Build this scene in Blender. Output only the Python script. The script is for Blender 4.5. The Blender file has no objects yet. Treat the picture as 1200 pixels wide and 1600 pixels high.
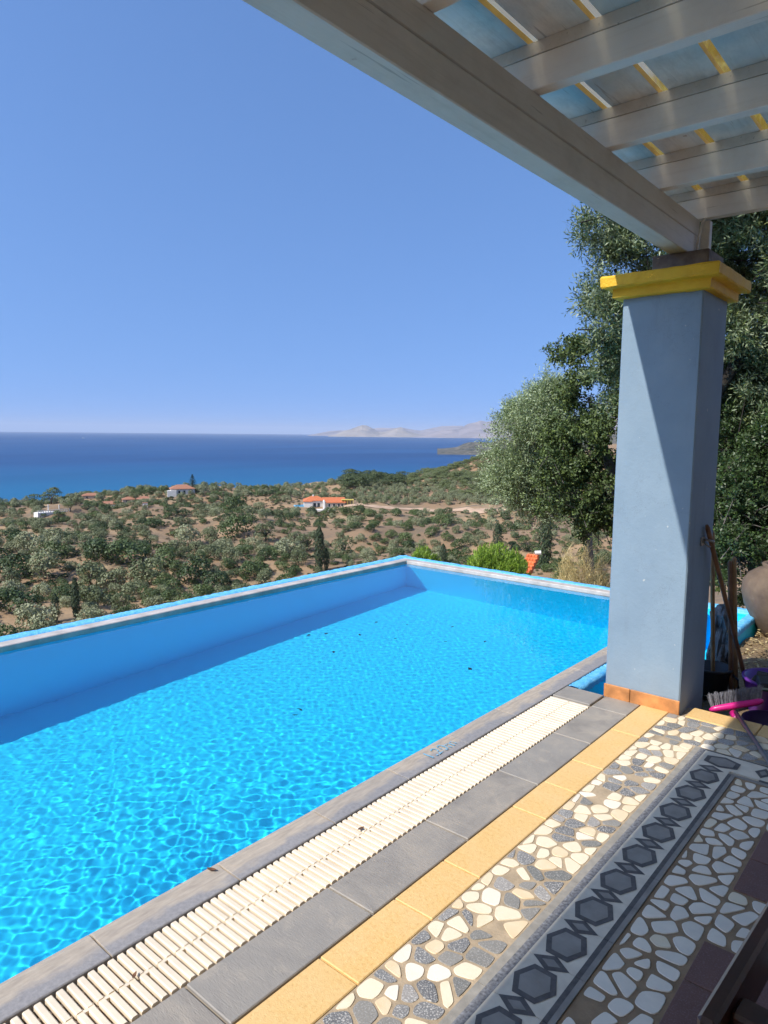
import bpy, math, random
import numpy as np
from mathutils import Vector, Matrix

sc = bpy.context.scene
R = math.radians
rnd = random.Random(7)

# ------------------------------------------------------------------ camera
H = 1.6
HAZE = 3.6e-5
YAW, PITCH, ROLL, FOC = 0.702383, 0.112405, 0.009909, 1093.19
cam_data = bpy.data.cameras.new('camera')
cam = bpy.data.objects.new('camera', cam_data)
sc.collection.objects.link(cam)
sc.camera = cam
_fw = Vector((-math.sin(YAW) * math.cos(PITCH), math.cos(YAW) * math.cos(PITCH), -math.sin(PITCH)))
_r = Vector((math.cos(YAW), math.sin(YAW), 0))
_u = _r.cross(_fw)
_r2 = math.cos(ROLL) * _r + math.sin(ROLL) * _u
_u2 = -math.sin(ROLL) * _r + math.cos(ROLL) * _u
cam.matrix_world = Matrix(((_r2.x, _u2.x, -_fw.x, 0), (_r2.y, _u2.y, -_fw.y, 0), (_r2.z, _u2.z, -_fw.z, H), (0, 0, 0, 1)))
cam_data.sensor_fit = 'VERTICAL'
cam_data.sensor_height = 32.0
cam_data.lens = FOC / 1600 * 32.0
cam_data.clip_start = 0.05
cam_data.clip_end = 150000

# ------------------------------------------------------------------ sun and sky
SUNV = Vector((.283, .97, -1.0)).normalized()      # direction the light travels
sun_el = math.asin(-SUNV.z)
sun_az = math.atan2(-SUNV.x, -SUNV.y)              # from +Y towards +X
world = bpy.data.worlds.new('World')
sc.world = world
world.use_nodes = True
wn = world.node_tree
sky = wn.nodes.new('ShaderNodeTexSky')
sky.sky_type = 'NISHITA'
sky.sun_disc = False
sky.sun_elevation = sun_el
sky.sun_rotation = sun_az
sky.altitude = 80
sky.air_density = 1.0
sky.dust_density = 1.2
sky.ozone_density = 3.0
# the clear blue of the photo runs down to the horizon: look the sky up a little higher than the true elevation
_tc = wn.nodes.new('ShaderNodeTexCoord'); _mp = wn.nodes.new('ShaderNodeMapping')
_mp.inputs['Location'].default_value = (0, 0, .30); _mp.inputs['Scale'].default_value = (1, 1, .70)
_nm = wn.nodes.new('ShaderNodeVectorMath'); _nm.operation = 'NORMALIZE'
wn.links.new(_tc.outputs['Generated'], _mp.inputs[0]); wn.links.new(_mp.outputs[0], _nm.inputs[0]); wn.links.new(_nm.outputs[0], sky.inputs[0])
_mx = wn.nodes.new('ShaderNodeMix'); _mx.data_type = 'RGBA'; _mx.blend_type = 'MULTIPLY'; _mx.inputs[0].default_value = 1
_mx.inputs[7].default_value = (.64, .80, .99, 1)
wn.links.new(sky.outputs[0], _mx.inputs[6]); wn.links.new(_mx.outputs[2], wn.nodes['Background'].inputs[0])
wn.nodes['Background'].inputs[1].default_value = 0.14
sun = bpy.data.lights.new('sun', 'SUN')
sun.energy = 3.3
sun.angle = R(0.53)
sun.color = (1.0, .95, .87)
sun.cycles.is_caustics_light = True
sun_o = bpy.data.objects.new('sun', sun)
sun_o.rotation_euler = SUNV.to_track_quat('-Z', 'Y').to_euler()
sun_o.location = (0, 0, 20)
sc.collection.objects.link(sun_o)
sc.view_settings.view_transform = 'Standard'
sc.view_settings.look = 'None'
sc.view_settings.exposure = 0.75
sc.view_settings.gamma = 1
sc.cycles.caustics_refractive = True
sc.cycles.caustics_reflective = False
sc.cycles.max_bounces = 8
sc.cycles.transparent_max_bounces = 8
sc.cycles.use_denoising = True
sc.cycles.sample_clamp_indirect = 6

# ------------------------------------------------------------------ helpers
def tag(o, label=None, cat=None, group=None, kind=None):
    if label: o['label'] = label
    if cat: o['category'] = cat
    if group: o['group'] = group
    if kind: o['kind'] = kind
    return o

def empty(name, loc, label, cat, group=None, rz=0):
    o = bpy.data.objects.new(name, None)
    o.empty_display_size = .1
    o.location = loc
    o.rotation_euler = (0, 0, rz)
    sc.collection.objects.link(o)
    tag(o, label, cat, group)
    return o

def link(name, me, parent=None, loc=None):
    o = bpy.data.objects.new(name, me)
    sc.collection.objects.link(o)
    if parent is not None:
        o.parent = parent
        o.matrix_parent_inverse = Matrix.Translation(parent.location).inverted() if loc is None and parent.rotation_euler.z == 0 else Matrix.Identity(4)
    if loc is not None: o.location = loc
    return o

class MB:
    """collects faces, builds ONE mesh object (coordinates in the world unless local)"""
    def __init__(s): s.v = []; s.f = []; s.m = []
    def face(s, pts, mi=0):
        n = len(s.v); s.v += [tuple(p) for p in pts]; s.f.append(tuple(range(n, n + len(pts)))); s.m.append(mi)
    def add(s, vs, fs, mi=0):
        n = len(s.v); s.v += [tuple(p) for p in vs]
        for f in fs: s.f.append(tuple(i + n for i in f)); s.m.append(mi)
    def box(s, a, b, mi=0, bev=0.0, M=None):
        x0, y0, z0 = a; x1, y1, z1 = b
        if bev <= 0:
            vs = [(x0,y0,z0),(x1,y0,z0),(x1,y1,z0),(x0,y1,z0),(x0,y0,z1),(x1,y0,z1),(x1,y1,z1),(x0,y1,z1)]
            fs = [(3,2,1,0),(4,5,6,7),(0,1,5,4),(1,2,6,5),(2,3,7,6),(3,0,4,7)]
        else:
            e = bev
            def ring(ix, iy, z): return [(x0+ix,y0+iy,z),(x1-ix,y0+iy,z),(x1-ix,y1-iy,z),(x0+ix,y1-iy,z)]
            vs = []
            # octagonal rings so vertical edges are bevelled as well
            def oct_(i, z):
                return [(x0+e+i*0, y0+i, z),(x1-e, y0+i, z),(x1-i, y0+e, z),(x1-i, y1-e, z),(x1-e, y1-i, z),(x0+e, y1-i, z),(x0+i, y1-e, z),(x0+i, y0+e, z)]
            vs = oct_(e, z0) + oct_(0, z0+e) + oct_(0, z1-e) + oct_(e, z1)
            fs = [tuple(range(7,-1,-1)), tuple(range(24,32))]
            for k in range(3):
                for i in range(8):
                    j = (i+1) % 8
                    fs.append((k*8+i, k*8+j, (k+1)*8+j, (k+1)*8+i))
        if M is not None: vs = [tuple(M @ Vector(p)) for p in vs]
        s.add(vs, fs, mi)
    def tube(s, pts, rad, seg=8, mi=0, cap=True):
        pts = [Vector(p) for p in pts]
        if not hasattr(rad, '__len__'): rad = [rad] * len(pts)
        n0 = len(s.v); up = Vector((0, 0, 1))
        for i, p in enumerate(pts):
            t = (pts[min(i+1, len(pts)-1)] - pts[max(i-1, 0)]).normalized()
            a = t.cross(up)
            if a.length < .05: a = t.cross(Vector((1, 0, 0)))
            a.normalize(); b = a.cross(t)
            for k in range(seg):
                th = 2*math.pi*k/seg
                s.v.append(tuple(p + rad[i]*(math.cos(th)*a + math.sin(th)*b)))
        for i in range(len(pts)-1):
            for k in range(seg):
                k2 = (k+1) % seg
                s.f.append((n0+i*seg+k, n0+i*seg+k2, n0+(i+1)*seg+k2, n0+(i+1)*seg+k)); s.m.append(mi)
        if cap:
            s.f.append(tuple(n0+k for k in range(seg-1, -1, -1))); s.m.append(mi)
            s.f.append(tuple(n0+(len(pts)-1)*seg+k for k in range(seg))); s.m.append(mi)
    def lathe(s, c, prof, seg=32, mi=0):
        n0 = len(s.v)
        for r, z in prof:
            for k in range(seg):
                th = 2*math.pi*k/seg
                s.v.append((c[0]+r*math.cos(th), c[1]+r*math.sin(th), c[2]+z))
        for i in range(len(prof)-1):
            for k in range(seg):
                k2 = (k+1) % seg
                s.f.append((n0+i*seg+k, n0+i*seg+k2, n0+(i+1)*seg+k2, n0+(i+1)*seg+k)); s.m.append(mi)
    def prism(s, poly, z0, z1, mi=0, inset=0.0):
        n = len(poly); cx = sum(p[0] for p in poly)/n; cy = sum(p[1] for p in poly)/n
        top = []
        for x, y in poly:
            d = math.hypot(x-cx, y-cy) or 1
            k = max(0, 1 - inset/d)
            top.append((cx+(x-cx)*k, cy+(y-cy)*k, z1))
        vs = [(x, y, z0) for x, y in poly] + [(x, y, z1 - (z1-z0)*.35) for x, y in poly] + top
        fs = [tuple(range(2*n, 3*n))]
        for k in range(2):
            for i in range(n):
                j = (i+1) % n
                fs.append((k*n+i, k*n+j, (k+1)*n+j, (k+1)*n+i))
        s.add(vs, fs, mi)
    def build(s, name, mats, parent=None, smooth=False, local=None, bevel=0):
        me = bpy.data.meshes.new(name)
        vs = s.v
        if local is not None: vs = [(x-local[0], y-local[1], z-local[2]) for x, y, z in vs]
        me.from_pydata(vs, [], s.f)
        if not isinstance(mats, (list, tuple)): mats = [mats]
        for m in mats: me.materials.append(m)
        me.polygons.foreach_set('material_index', s.m)
        if smooth:
            me.shade_smooth()
        me.update()
        o = link(name, me, parent)
        if local is not None: o.location = local
        if bevel:
            b = o.modifiers.new('bevel', 'BEVEL'); b.width = bevel; b.segments = 2; b.limit_method = 'ANGLE'
        return o

def np_mesh(name, V, F, mats, midx=None, smooth=False):
    """V (n,3), F (m,4) numpy -> mesh"""
    me = bpy.data.meshes.new(name)
    V = np.asarray(V, np.float32); F = np.asarray(F, np.int32)
    me.vertices.add(len(V)); me.vertices.foreach_set('co', V.ravel())
    me.loops.add(F.size); me.loops.foreach_set('vertex_index', F.ravel())
    k = F.shape[1]
    me.polygons.add(len(F))
    me.polygons.foreach_set('loop_start', np.arange(0, F.size, k, dtype=np.int32))
    me.polygons.foreach_set('loop_total', np.full(len(F), k, np.int32))
    if not isinstance(mats, (list, tuple)): mats = [mats]
    for m in mats: me.materials.append(m)
    if midx is not None: me.polygons.foreach_set('material_index', np.asarray(midx, np.int32))
    me.update(calc_edges=True)
    if smooth: me.shade_smooth()
    return me

# ---- materials
class Mat:
    def __init__(s, name):
        s.m = bpy.data.materials.new(name); s.m.use_nodes = True
        s.t = s.m.node_tree; s.b = s.t.nodes['Principled BSDF']; s.out = s.t.nodes['Material Output']
    def n(s, typ, **kw):
        nd = s.t.nodes.new(typ)
        for k, v in kw.items():
            if k.startswith('i_'):
                key = k[2:].replace('_', ' ')
                nd.inputs[int(key) if key.isdigit() else key].default_value = v
            else: setattr(nd, k, v)
        return nd
    def l(s, a, b): s.t.links.new(a, b)
    def coord(s, kind='Object'): return s.n('ShaderNodeTexCoord').outputs[kind]
    def pos(s): return s.n('ShaderNodeNewGeometry').outputs['Position']
    def noise(s, scale, detail=4, rough=.55, vec=None, dist=0, out='Fac', stretch=None):
        nd = s.n('ShaderNodeTexNoise'); nd.inputs['Scale'].default_value = scale
        nd.inputs['Detail'].default_value = detail; nd.inputs['Roughness'].default_value = rough
        nd.inputs['Distortion'].default_value = dist
        v = vec if vec is not None else s.pos()
        if stretch:
            mp = s.n('ShaderNodeMapping'); mp.inputs['Scale'].default_value = stretch; s.l(v, mp.inputs[0]); v = mp.outputs[0]
        s.l(v, nd.inputs['Vector']); return nd.outputs[out]
    def ramp(s, fac, stops, interp='LINEAR'):
        nd = s.n('ShaderNodeValToRGB'); cr = nd.color_ramp; cr.interpolation = interp
        while len(cr.elements) < len(stops): cr.elements.new(.5)
        for e, (p, c) in zip(cr.elements, stops):
            e.position = p; e.color = (*c, 1) if len(c) == 3 else c
        s.l(fac, nd.inputs[0]); return nd.outputs[0]
    def val(s, fac, a, b, lo=0., hi=1.):
        nd = s.n('ShaderNodeMapRange'); nd.inputs['From Min'].default_value = lo; nd.inputs['From Max'].default_value = hi
        nd.inputs['To Min'].default_value = a; nd.inputs['To Max'].default_value = b
        s.l(fac, nd.inputs[0]); return nd.outputs[0]
    def mix(s, fac, a, b, mode='MIX'):
        nd = s.n('ShaderNodeMix'); nd.data_type = 'RGBA'; nd.blend_type = mode
        if isinstance(fac, (int, float)): nd.inputs[0].default_value = fac
        else: s.l(fac, nd.inputs[0])
        for idx, c in ((6, a), (7, b)):
            if isinstance(c, (tuple, list)): nd.inputs[idx].default_value = (*c[:3], 1)
            else: s.l(c, nd.inputs[idx])
        return nd.outputs[2]
    def math(s, op, a, b=None):
        nd = s.n('ShaderNodeMath'); nd.operation = op
        for i, c in enumerate((a, b)):
            if c is None: continue
            if isinstance(c, (int, float)): nd.inputs[i].default_value = c
            else: s.l(c, nd.inputs[i])
        return nd.outputs[0]
    def sep(s, vec, ax):
        nd = s.n('ShaderNodeSeparateXYZ'); s.l(vec, nd.inputs[0]); return nd.outputs[ax]
    def base(s, c):
        if isinstance(c, (tuple, list)): s.b.inputs['Base Color'].default_value = (*c[:3], 1)
        else: s.l(c, s.b.inputs['Base Color'])
        return s
    def rough(s, r):
        if isinstance(r, (int, float)): s.b.inputs['Roughness'].default_value = r
        else: s.l(r, s.b.inputs['Roughness'])
        return s
    def bump(s, h, strength=.3, dist=.01):
        nd = s.n('ShaderNodeBump'); nd.inputs['Strength'].default_value = strength; nd.inputs['Distance'].default_value = dist
        s.l(h, nd.inputs['Height']); s.l(nd.outputs[0], s.b.inputs['Normal']); return s
    def island(s): return s.n('ShaderNodeNewGeometry').outputs['Random Per Island']
    def objrand(s): return s.n('ShaderNodeObjectInfo').outputs['Random']

def simple(name, c, r=.6, var=.15, scale=8, bump=.2, bdist=.004, metal=0):
    m = Mat(name)
    n = m.noise(scale, 5)
    dark = tuple(x*(1-var*1.6) for x in c); lite = tuple(min(1, x*(1+var)) for x in c)
    m.base(m.ramp(n, [(.3, dark), (.7, lite)])).rough(r)
    m.b.inputs['Metallic'].default_value = metal
    if bump: m.bump(m.noise(scale*8, 3), bump, bdist)
    return m.m

def mat_slate():
    m = Mat('slate'); p = m.pos()
    n1 = m.noise(5, 6, .65, dist=.6); n2 = m.noise(30, 5, .6, stretch=(1, 4, 1)); isl = m.island()
    c = m.ramp(n1, [(.3, (.22, .195, .17)), (.5, (.31, .275, .235)), (.72, (.42, .355, .28))])
    c = m.mix(m.val(n2, 0, .55, .35, .8), c, (.30, .27, .23))
    c = m.mix(m.val(isl, 0, .6), c, (.27, .255, .235), 'MIX'); c = m.mix(m.val(m.noise(9, 6, .7, dist=1.2), 0, .6, .55, .7), c, (.42, .36, .29))
    c = m.mix(m.val(m.noise(3.2, 8, .75, dist=2.5), 0, .45, .60, .72), c, (.33, .30, .27))
    m.base(c).rough(m.val(n1, .45, .75))
    m.bump(m.math('ADD', n2, m.noise(90, 4, .7, stretch=(1, 3, 1))), .45, .004)
    return m.m

def mat_coping():
    m = Mat('coping_stone'); p = m.pos(); isl = m.island()
    n1 = m.noise(9, 6, .65, dist=.5, stretch=(1.6, .6, 1)); n2 = m.noise(60, 5, .7)
    # limescale left by splashing over the pool-side half of every stone
    x = m.sep(p, 0)
    k = m.math('ADD', m.val(x, 1.45, -.10, -2.05, -1.905), m.val(n1, -.55, .55))
    k = m.math('ADD', k, m.val(m.noise(2.3, 3), -.35, .35, .3, .7))
    slate = m.ramp(n2, [(.25, (.20, .19, .195)), (.75, (.36, .34, .33))])
    lime = m.ramp(m.noise(22, 5, .6, stretch=(3, .5, 1)), [(.3, (.34, .285, .23)), (.7, (.52, .44, .345))])
    c = m.mix(m.val(k, 0, 1, .35, .62), slate, lime)
    c = m.mix(m.val(isl, 0, .3), c, (.2, .2, .21))
    m.base(c).rough(m.val(n1, .5, .8))
    m.bump(m.math('ADD', n2, n1), .35, .003)
    return m.m

def mat_yellow_tile():
    m = Mat('yellow_tile'); isl = m.island()
    n = m.noise(70, 5, .7); n2 = m.noise(6, 4)
    c = m.ramp(n, [(.25, (.54, .30, .09)), (.45, (.72, .45, .165)), (.8, (.80, .56, .25))])
    c = m.mix(m.val(n2, 0, .55, .4, .75), c, (.74, .52, .26))
    c = m.mix(m.val(isl, 0, .25), c, (.66, .45, .20))
    m.base(c).rough(.75)
    m.bump(m.math('ADD', n, m.noise(220, 3, .7)), .5, .003)
    return m.m

def mat_stone(name, stops, spk=None, rough=.45, bump=.25):
    m = Mat(name); isl = m.island()
    n = m.noise(14, 5, .6, dist=.4); mixv = m.math('ADD', m.math('MULTIPLY', n, .5), m.math('MULTIPLY', isl, .5))
    c = m.ramp(mixv, stops)
    if spk:
        v = m.noise(190, 4, .75); c = m.mix(m.val(v, 0, 1, .52, .62), c, spk)
    m.base(c).rough(rough); m.bump(m.noise(80, 4, .7), bump, .002)
    return m.m

def mat_paintblue():
    m = Mat('pool_paint'); n = m.noise(1.2, 5, .6); n2 = m.noise(7, 5, .65)
    c = m.ramp(n, [(.3, (.002, .635, .98)), (.7, (.004, .67, .99))])
    c = m.mix(m.val(n2, 0, .18, .5, .8), c, (.015, .67, .99))
    m.base(c).rough(.6)
    return m.m

def mat_rimblue():
    m = Mat('rough_blue_rim'); n = m.noise(18, 6, .7); n2 = m.noise(90, 4, .7)
    c = m.ramp(n, [(.3, (.06, .40, .80)), (.55, (.16, .55, .88)), (.75, (.36, .68, .90))])
    m.base(c).rough(.7); m.bump(m.math('ADD', n, n2), .8, .012)
    return m.m

def mat_plaster():
    m = Mat('blue_grey_plaster'); n = m.noise(3, 5, .6); n2 = m.noise(45, 5, .65); n3 = m.noise(11, 4, stretch=(1, 1, .35))
    c = m.ramp(n, [(.3, (.19, .27, .35)), (.7, (.235, .32, .40))])
    c = m.mix(m.val(n3, 0, .4, .5, .8), c, (.19, .27, .35))
    st = m.noise(7, 6, .7, stretch=(1, 1, .12)); c = m.mix(m.val(st, 0, .35, .58, .75), c, (.15, .19, .23))
    vo = m.n('ShaderNodeTexVoronoi', i_Scale=1.7, feature='DISTANCE_TO_EDGE'); wv = m.n('ShaderNodeVectorMath', operation='ADD'); m.l(m.pos(), wv.inputs[0]); m.l(m.noise(6, 6, .7, out='Color'), wv.inputs[1]); m.l(wv.outputs[0], vo.inputs['Vector'])
    c = m.mix(m.math('MULTIPLY', m.val(vo.outputs['Distance'], .7, 0, .001, .005), m.val(m.noise(1.3, 2), 0, 1, .5, .6)), c, (.12, .15, .18))
    ch_ = m.noise(26, 3, .5); c = m.mix(m.val(ch_, 0, .8, .735, .75), c, (.48, .50, .50))
    z = m.sep(m.pos(), 2)
    c = m.mix(m.val(m.math('ADD', z, m.math('MULTIPLY', n3, .3)), .28, 0, .1, .5), c, (.30, .30, .29))
    m.base(c).rough(.75); m.bump(m.math('ADD', n2, m.math('MULTIPLY', n, 2)), .35, .004)
    return m.m

def mat_yellowpaint():
    m = Mat('yellow_paint'); n = m.noise(8, 5, .65); n2 = m.noise(70, 5, .7)
    c = m.ramp(n, [(.3, (.64, .36, .008)), (.7, (.78, .48, .015))])
    c = m.mix(m.val(n2, 0, .5, .68, .78), c, (.35, .22, .05))
    m.base(c).rough(.6); m.bump(m.math('ADD', n2, n), .7, .007)
    return m.m

def mat_whitewood(name, base, dirt, amount, blue=0, grain=(1, .04, 1)):
    m = Mat(name); p = m.pos()
    n = m.noise(2.2, 6, .65, dist=.5); n2 = m.noise(16, 6, .7, stretch=(1, .35, 1)); n3 = m.noise(5, 4, .6)
    c = m.ramp(m.noise(1.1, 4), [(.3, tuple(b*.9 for b in base)), (.7, base)])
    c = m.mix(m.val(m.math('MULTIPLY', n, n2), 0, amount, .2, .42), c, dirt)
    if blue: c = m.mix(m.val(m.noise(1.7, 3), 0, blue, .45, .62), c, (.30, .55, .68))
    gr = m.noise(38, 5, .7, stretch=grain)
    c = m.mix(m.val(gr, 0, .25, .52, .72), c, tuple(d_*1.15 for d_ in dirt))
    c = m.mix(m.val(m.noise(55, 3, .6, stretch=grain), 0, .5, .66, .72), c, tuple(d_*.6 for d_ in dirt))
    # rust bleeding from nail heads
    v = m.n('ShaderNodeTexVoronoi', i_Scale=3.1); m.l(p, v.inputs['Vector'])
    d = m.math('ADD', v.outputs['Distance'], m.math('MULTIPLY', m.noise(60, 4), .09))
    c = m.mix(m.val(d, .85, 0, .055, .085), c, (.22, .09, .03))
    m.base(c).rough(.55); m.bump(m.noise(30, 5, .6, stretch=(1, .3, 1)), .2, .003)
    return m.m

def mat_sheet():
    m = Mat('yellowed_roof_sheet'); n = m.noise(9, 4, .6)
    c = m.ramp(n, [(.3, (.70, .38, .04)), (.7, (.86, .58, .12))])
    t = m.n('ShaderNodeBsdfTranslucent'); m.l(c, t.inputs['Color'])
    d = m.n('ShaderNodeBsdfRefraction', i_IOR=1.03, i_Roughness=.14); m.l(m.mix(.5, c, (1, 1, .9)), d.inputs['Color'])
    x = m.n('ShaderNodeMixShader', i_0=.84); m.l(t.outputs[0], x.inputs[1]); m.l(d.outputs[0], x.inputs[2])
    m.l(x.outputs[0], m.out.inputs[0]); m.t.nodes.remove(m.b)
    return m.m

def mat_leaf(name, stops, back=None, trans=.25, rough=.45, big=.6, objvar=0.0, vscale=.9):
    m = Mat(name); isl = m.island()
    n = m.noise(vscale, 3)
    f = m.math('ADD', m.math('MULTIPLY', isl, 1-big), m.math('MULTIPLY', n, big))
    if objvar:
        f = m.math('ADD', m.math('MULTIPLY', f, 1-objvar), m.math('MULTIPLY', m.objrand(), objvar))
    c = m.ramp(f, stops)
    if back:
        bf = m.n('ShaderNodeNewGeometry').outputs['Backfacing']
        c = m.mix(bf, c, back)
    m.base(c).rough(rough)
    if trans:
        t = m.n('ShaderNodeBsdfTranslucent'); m.l(c, t.inputs['Color'])
        x = m.n('ShaderNodeMixShader', i_0=trans); m.l(m.b.outputs[0], x.inputs[1]); m.l(t.outputs[0], x.inputs[2])
        m.l(x.outputs[0], m.out.inputs[0])
    return m.m

def mat_ground():
    m = Mat('dry_ground'); p = m.pos()
    n1 = m.noise(.012, 6, .6, dist=.8); n2 = m.noise(.09, 6, .65); n3 = m.noise(.9, 6, .7)
    c = m.ramp(n1, [(.32, (.19, .125, .07)), (.48, (.30, .185, .095)), (.62, (.38, .25, .13)), (.78, (.45, .33, .175))])
    c = m.mix(m.val(n2, 0, .85, .48, .66), c, (.155, .12, .075))       # low dry scrub
    c = m.mix(m.val(m.noise(.05, 5, .6, dist=1), 0, .6, .56, .7), c, (.40, .30, .17))   # straw
    c = m.mix(m.val(n3, 0, .5, .5, .75), c, (.13, .10, .075))
    m.base(c).rough(.95); m.bump(m.math('ADD', n3, n2), .6, .25)
    return m.m

def mat_sea():
    m = Mat('sea_water'); p = m.pos()
    # streaks of calm and ruffled water, paler over the shallows by the shore
    n = m.noise(.0016, 5, .6, stretch=(1, .35, 1), dist=.6)
    ln = m.n('ShaderNodeVectorMath', operation='LENGTH'); m.l(p, ln.inputs[0])
    sh = m.math('ADD', ln.outputs['Value'], m.math('MULTIPLY', m.noise(.004, 4), 500))
    c = m.ramp(n, [(.35, (.007, .048, .145)), (.65, (.013, .075, .20))])
    c = m.mix(m.val(sh, .85, 0, 900, 2200), c, (.008, .14, .27))
    m.base(c).rough(.5)
    m.b.inputs['IOR'].default_value = 1.33
    m.b.inputs['Specular IOR Level'].default_value = .25
    return m.m

M = {}
M['slate'] = mat_slate()
M['coping'] = mat_coping()
M['ytile'] = mat_yellow_tile()
M['grout_tan'] = simple('sandy_grout', (.42, .32, .21), .9, .18, 12, .5)
M['grout_brown'] = simple('brown_grout', (.30, .205, .12), .9, .18, 12, .5)
M['grout_dark'] = simple('tile_joint', (.36, .29, .21), .9, .2, 15, .3)
M['st_cream'] = mat_stone('cream_stone', [(.2, (.78, .66, .47)), (.5, (.82, .71, .52)), (.8, (.74, .56, .34))])
M['st_white'] = mat_stone('white_marble', [(.2, (.78, .69, .56)), (.5, (.86, .77, .63)), (.8, (.70, .63, .52))])
M['st_dark'] = mat_stone('speckled_stone', [(.2, (.10, .10, .105)), (.5, (.20, .195, .19)), (.8, (.34, .31, .28))], (.60, .57, .52), .7, .7)
M['st_grey'] = mat_stone('grey_stone', [(.2, (.15, .15, .14)), (.8, (.27, .25, .22))], (.38, .36, .33), .7, .6)
M['maroon'] = mat_stone('maroon_tile', [(.2, (.13, .060, .045)), (.8, (.21, .105, .08))], (.20, .12, .11), .6, .5)
M['b_white'] = simple('border_white', (.72, .63, .49), .6, .1, 12, .2)
M['b_dark'] = simple('border_dark', (.115, .10, .09), .65, .2, 40, .3)
M['b_grey'] = simple('border_grey', (.29, .26, .22), .6, .14, 14, .2)
M['b_band'] = simple('border_band', (.30, .275, .235), .7, .14, 25, .3)
M['pool'] = mat_paintblue()
M['rim'] = mat_rimblue()
M['rimgrey'] = simple('grey_rim_stone', (.50, .45, .41), .7, .2, 6, .4)
M['plaster'] = mat_plaster()
M['yellow'] = mat_yellowpaint()
M['skirt'] = simple('terracotta_skirting', (.55, .23, .075), .55, .25, 12, .3)
M['block'] = simple('dark_block', (.16, .14, .13), .8, .35, 12, .6)
M['beam'] = mat_whitewood('weathered_white_beam', (.70, .67, .62), (.32, .30, .26), .3)
M['rafter'] = mat_whitewood('weathered_white_rafter', (.84, .82, .79), (.45, .42, .39), .22, grain=(.04, 1, 1))
M['board'] = mat_whitewood('weathered_roof_board', (.86, .83, .79), (.28, .25, .22), .55, blue=.5)
M['sheet'] = mat_sheet(); M['edge'] = simple('yellowed_board_edge', (.84, .60, .17), .5, .12, 9, .1)
M['grate'] = simple('cream_plastic', (.76, .645, .49), .45, .07, 10, .05)
M['black'] = simple('black_plastic', (.02, .022, .025), .45, .2, 10, .1)
M['soil'] = None

# ------------------------------------------------------------------ terrain
PH = np.array([-180, -60, 0, 11, 22, 31, 36, 39, 42, 49, 56, 69, 110, 180.])
RR_ = np.array([0, 6, 9, 14, 25, 50, 110, 180, 300, 380, 450, 520, 700, 950, 1500.])
ZT = np.array([
 [-.6, -.6, -.6, -.5, 0, 2, 10, 20, 40, 55, 60, 60, 40, -60, -95],
 [-.6, -.6, -.6, -.5, -.2, 0, 5, 12, 25, 35, 45, 45, 30, -60, -95],
 [-.6, -.6, -.6, -1, -2, -4, -8, -12, -12, -8, 0, 8, 10, -20, -95],
 [-.6, -.6, -.8, -2, -5, -10, -18, -24, -27, -23, -15, -5, 2, -20, -95],
 [-1.2, -1.2, -2.2, -3.2, -5.5, -11, -23, -29, -32, -27, -21, -13, -8, -50, -95],
 [-2.5, -2.5, -3.2, -4.2, -6.5, -12.5, -25.5, -31, -32, -29, -22, -12, -38, -82, -95],
 [-2.7, -2.7, -3.4, -4.6, -7.2, -13.5, -27, -31.5, -32, -30.5, -27, -26.5, -58, -84, -95],
 [-2.8, -2.8, -3.6, -5, -8, -14.5, -28.5, -32, -32.6, -31, -30, -33, -70, -86, -95],
 [-3, -3, -3.8, -5.2, -8.5, -15, -29.5, -32, -32.8, -31, -29, -34, -72, -86, -95],
 [-3, -3, -4, -5.5, -9, -16, -30.2, -32.4, -33, -33.3, -34, -40, -75, -88, -95],
 [-3, -3, -4, -5.5, -9, -16, -30.5, -32.5, -33, -32, -33, -40, -75, -88, -95],
 [-3, -3, -4, -5.5, -9, -16, -30.5, -32.5, -34, -36, -42, -50, -80, -90, -95],
 [-3, -3, -4, -5.5, -9, -16, -30.5, -34, -38, -42, -46, -55, -82, -90, -95],
 [-.6, -.6, -.6, -.5, 0, 2, 10, 20, 40, 55, 60, 60, 40, -60, -95]])

_rs = np.random.default_rng(11)
_wv = [(_rs.uniform(0, 2*np.pi), _rs.uniform(14, 90), _rs.uniform(0, 6.28)) for _ in range(14)]
def terr(x, y):
    x = np.asarray(x, float); y = np.asarray(y, float)
    r = np.hypot(x, y); ph = np.degrees(np.arctan2(-x, y))
    ip = np.clip(np.searchsorted(PH, ph) - 1, 0, len(PH)-2); fp = (ph - PH[ip]) / (PH[ip+1] - PH[ip])
    ir = np.clip(np.searchsorted(RR_, r) - 1, 0, len(RR_)-2); fr = np.clip((r - RR_[ir]) / (RR_[ir+1] - RR_[ir]), 0, 1)
    fp = fp*fp*(3-2*fp)
    z = (ZT[ip, ir]*(1-fp)*(1-fr) + ZT[ip+1, ir]*fp*(1-fr) + ZT[ip, ir+1]*(1-fp)*fr + ZT[ip+1, ir+1]*fp*fr)
    w = np.clip((r-60)/150, 0, 1)
    for th, lam, p0 in _wv:
        z = z + w*.010*lam*np.sin((x*math.cos(th)+y*math.sin(th))*2*math.pi/lam + p0)
    return z

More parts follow.
